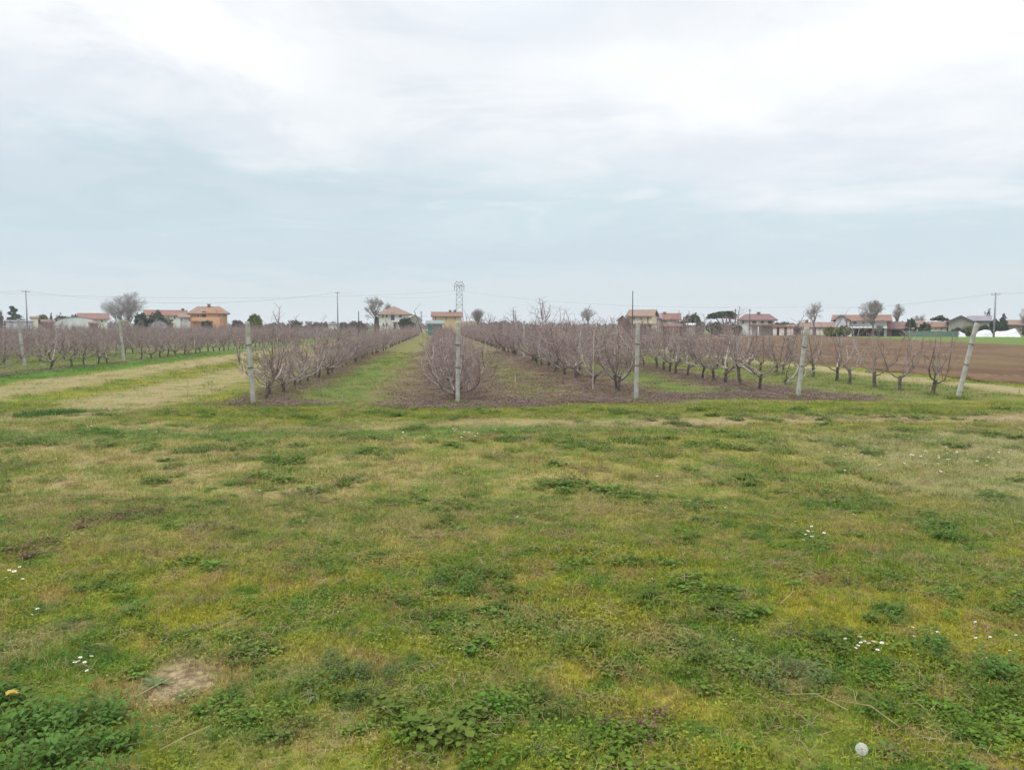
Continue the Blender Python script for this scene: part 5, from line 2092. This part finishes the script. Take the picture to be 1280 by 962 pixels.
drifts('low_weeds', 2600, 2.4, 8.5, .6, 1.25, .22, 'drifts of small leafy weeds and withered stems in the near turf')
drifts('low_weeds', 2200, 8.5, 17.5, 1.0, 1.9, .25, 'drifts of small leafy weeds in the farther meadow')

# taller dark grass tussocks
TUS = [tuft(300 + k, 520, .24, .085, .006).mesh('blades', M['turf_green']) for k in range(3)]
M['tussock'] = mat('dark_tussock_blades', (0.06, 0.125, 0.028), (0.09, 0.165, 0.035), 5, trans=.25)
for me in TUS:
    me.materials[0] = M['tussock']


def tussock(px, py, scl, label, zs=1.0):
    q = on_ground(px, py)
    o = bpy.data.objects.new('grass_tussock', TUS[int(px) % 3])
    COL.objects.link(o)
    o.location = (q.x, q.y, gz(q.x, q.y))
    o.rotation_euler = (0, 0, px)
    o.scale = (scl, scl, scl * zs)
    tag(o, label, 'tussock', 'dark grass tussocks')


for k, (px, py, sc_) in enumerate(((40, 520, 1.5), (56, 519, 1.7), (72, 518, 1.7), (87, 517, 1.4))):
    tussock(px, py, sc_, 'dark green tussock, %s from the left in the clump before the left lane' % ORD[k])
for k, (px, py, sc_) in enumerate(((640, 552, 1.3), (700, 552, 1.2), (725, 556, 1.2), (785, 552, 1.5), (812, 556, 1.2), (745, 560, 1.2), (825, 574, 1.0), (865, 560, .9), (980, 566, 1.0), (240, 567, 1.2), (262, 562, 1.0))):
    tussock(px, py, sc_, ('dark grass tussock, %s from the left in the line before the middle posts' % ORD[[0, 1, 2, 4, 5, 3, 6, 7, 8][k]]) if k < 9 else
            ('dark grass tussock on pale grass at left, %s one' % ('nearer' if k == 9 else 'farther')), .7)

# daisies
def daisy_meshes():
    st, pt, dc = MB(), MB(), MB()
    h = .065
    st.tube([(0, 0, 0), (.004, 0, h * .5), (0, 0, h)], [.0014, .0012, .0012], 4)
    for k in range(16):
        a = 6.283 * k / 16
        ca, sa = math.cos(a), math.sin(a)
        r0, r1_, w_ = .0035, .0125, .0026
        i = len(pt.v)
        pt.v += [(ca * r0 - sa * w_ / 2, sa * r0 + ca * w_ / 2, h + .001), (ca * r0 + sa * w_ / 2, sa * r0 - ca * w_ / 2, h + .001),
                 (ca * r1_ + sa * w_ * .7, sa * r1_ - ca * w_ * .7, h + .004), (ca * r1_ - sa * w_ * .7, sa * r1_ + ca * w_ * .7, h + .004)]
        pt.f.append((i, i + 1, i + 2, i + 3))
        pt.m.append(0)
    dc.tube([(0, 0, h - .001), (0, 0, h + .003), (0, 0, h + .0045)], [.0042, .0042, .002], 8)
    return [(st.mesh('stem', M['stem']), 'stem'), (pt.mesh('petals', M['petal']), 'petals'), (dc.mesh('flower_disc', M['disc']), 'flower_disc')]


DAISY = daisy_meshes()


def daisies(px, py, n, sx_, sy_, label, seed, grp, scl=1.3):
    r_ = random.Random(seed)
    scl *= .68
    for k in range(n):
        q = on_ground(px + r_.gauss(0, sx_), py + r_.gauss(0, sy_))
        root = thing('daisy', label, 'flower', (q.x, q.y, gz(q.x, q.y)), r_.uniform(0, 6.28), grp)
        root.rotation_euler = (r_.uniform(-.2, .35), r_.uniform(-.25, .25), r_.uniform(0, 6.28))
        s_ = scl * r_.uniform(.8, 1.2)
        root.scale = (s_, s_, s_)
        for me, nm in DAISY:
            o = bpy.data.objects.new(nm, me)
            COL.objects.link(o)
            o.parent = root


daisies(1082, 815, 11, 11, 7, 'white daisy in the tight cluster at the right foreground', 1, 'daisies of the right foreground cluster', 1.3)
daisies(1145, 803, 3, 10, 3, 'white daisy just right of the foreground cluster', 2, 'daisies right of the cluster')
daisies(1230, 810, 6, 22, 14, 'small white daisy near the right photo edge', 3, 'daisies by the right edge', 1.0)
daisies(18, 724, 6, 14, 4, 'white daisy at the left edge of the foreground', 4, 'daisies at the left edge', 1.6)
daisies(60, 770, 3, 10, 6, 'white daisy below the left edge group', 5, 'daisies below the left edge group')
daisies(106, 838, 6, 10, 7, 'white daisy above the lush bottom left clumps', 6, 'daisies above the bottom left clumps', 1.3)
daisies(1010, 676, 8, 10, 4, 'white daisy in the right mid meadow', 7, 'daisies of the right mid meadow', 1.5)
daisies(1150, 575, 34, 60, 8, 'tiny white daisy scattered over the far right meadow', 8, 'daisies of the far right meadow', 2.0)
daisies(560, 548, 26, 60, 5, 'tiny white daisy scattered before the middle post', 9, 'daisies before the middle post', 1.9)
daisies(190, 541, 16, 80, 4, 'tiny white daisy scattered before the left lane', 10, 'daisies before the left lane', 1.9)
daisies(600, 800, 26, 260, 60, 'pinprick white daisy scattered through the near turf', 11, 'daisies of the near turf', .6)
daisies(700, 610, 22, 260, 25, 'small white daisy scattered through the mid meadow', 12, 'daisies of the mid meadow', 1.3)


# dandelion clock
def dandelion(px, py, label, H=.17):
    q = on_ground(px, py)
    root = thing('dandelion_clock', label, 'flower', (q.x, q.y, gz(q.x, q.y)))
    root.scale = (1.15, 1.15, 1.15)
    st = MB()
    st.tube([(0, 0, 0), (.012, .005, H * .5), (.004, 0, H)], [.0028, .0022, .002], 6)
    st.build('stem', M['stem'], root)
    hd = MB()
    r_ = random.Random(5)
    c = Vector((.004, 0, H + .003))
    for k in range(120):
        z = 1 - 2 * (k + .5) / 120
        a = k * 2.39996
        rr = math.sqrt(1 - z * z)
        d = Vector((rr * math.cos(a), rr * math.sin(a), z))
        e = c + d * .017
        hd.tube([c + d * .004, e], [.00025, .00025], 3, cap=False)
        o1 = d.orthogonal().normalized()
        o2 = d.cross(o1)
        for j in range(6):
            b_ = 6.283 * j / 6
            t = e + d * .005 + (o1 * math.cos(b_) + o2 * math.sin(b_)) * .0065
            sd = (o1 * -math.sin(b_) + o2 * math.cos(b_)) * .0003
            hd.face([e - sd, e + sd, t + sd, t - sd])
    hd.build('seed_head', M['fluff'], root)
    co = MB()
    co.tube([c + Vector((0, 0, -.006)), c, c + Vector((0, 0, .005))], [.003, .0055, .003], 8)
    co.build('seed_core', M['dead_leaf'], root)


dandelion(1075, 962, 'round white dandelion clock on a stalk at bottom right', .092)

# stones, leaf, stick
def stone(px, py, sz, label, m='stone', seed=1):
    r_ = random.Random(seed)
    q = on_ground(px, py)
    b = MB()
    n, k = 9, 5
    for j in range(k):
        t = j / (k - 1)
        for i in range(n):
            a = 6.283 * i / n
            rad = math.sin(math.pi * (0.12 + .8 * t)) * r_.uniform(.85, 1.15)
            b.v.append((math.cos(a) * rad * sz[0], math.sin(a) * rad * sz[1], (t - .25) * sz[2]))
    for j in range(k - 1):
        for i in range(n):
            i2 = (i + 1) % n
            b.f.append((j * n + i, j * n + i2, (j + 1) * n + i2, (j + 1) * n + i))
            b.m.append(0)
    b.f.append(tuple((k - 1) * n + i for i in range(n)))
    b.m.append(0)
    o = b.build('stone', M[m], smooth=False)
    o.location = (q.x, q.y, gz(q.x, q.y) + .03)
    o.rotation_euler = (0, 0, .3)
    tag(o, label, 'stone')


stone(93, 893, (.045, .022, .03), 'flat grey stone among the lush bottom left clumps')
yl = MB()
for k in range(3):
    leaf(yl, (0, 0, .0), .032, .3 + k * .5, -.1, 0, .45, .25)
yo = yl.build('yellow_dock_leaf', M['yellow_leaf'])
q = on_ground(8, 884)
yo.location = (q.x, q.y, gz(q.x, q.y) + .09)
tag(yo, 'broad yellowed leaf lying at the left edge near the bottom', 'leaf')
r5 = random.Random(12)
for k, (px, py, a, L, lab) in enumerate(((170, 870, .4, .28, 'dry curved grass stalk below the bare patch'), (200, 940, .1, .22, 'pale dry stalk at the bottom edge near the left corner'),
                                         (1060, 890, 2.6, .3, 'long pale dry stalk above the dandelion clock'), (1125, 910, 2.2, .28, 'dry straw stalk right of the dandelion clock'),
                                         (975, 765, .5, .25, 'dry pale stalk in the right foreground'), (235, 500, 1.8, 1.1, 'tall pale reed stalk standing in the left lane'))):
    q = on_ground(px, py)
    b = MB()
    up = .06 if k < 5 else .95
    L2 = L if k < 5 else .25
    b.tube([(0, 0, .03), (math.cos(a) * L2 * .5, math.sin(a) * L2 * .5, .04 + up * .7), (math.cos(a + .3) * L2, math.sin(a + .3) * L2, .03 + up)], [.0028, .0024, .0014] if k < 5 else [.008, .007, .004], 5)
    o = b.build('dry_stalk', M['straw'])
    o.location = (q.x, q.y, gz(q.x, q.y))
    tag(o, lab, 'stalk')

# ------------------------------------------------------------------ air
hz = MB()
hz.box((0, 1400, 19.5), (7800, 5600, 41))
hm = bpy.data.materials.new('haze_air')
hm.use_nodes = True
hm.node_tree.nodes.clear()
hn = NT(hm.node_tree)
pv = hn.n('ShaderNodeVolumePrincipled', {'Color': (0.93, 0.96, 1.0, 1), 'Density': 0.00042, 'Anisotropy': 0.0})
ho = hn.n('ShaderNodeOutputMaterial')
hm.node_tree.links.new(pv.outputs[0], ho.inputs['Volume'])
tag(hz.build('haze', hm), kind='stuff')

bpy.context.view_layer.update()
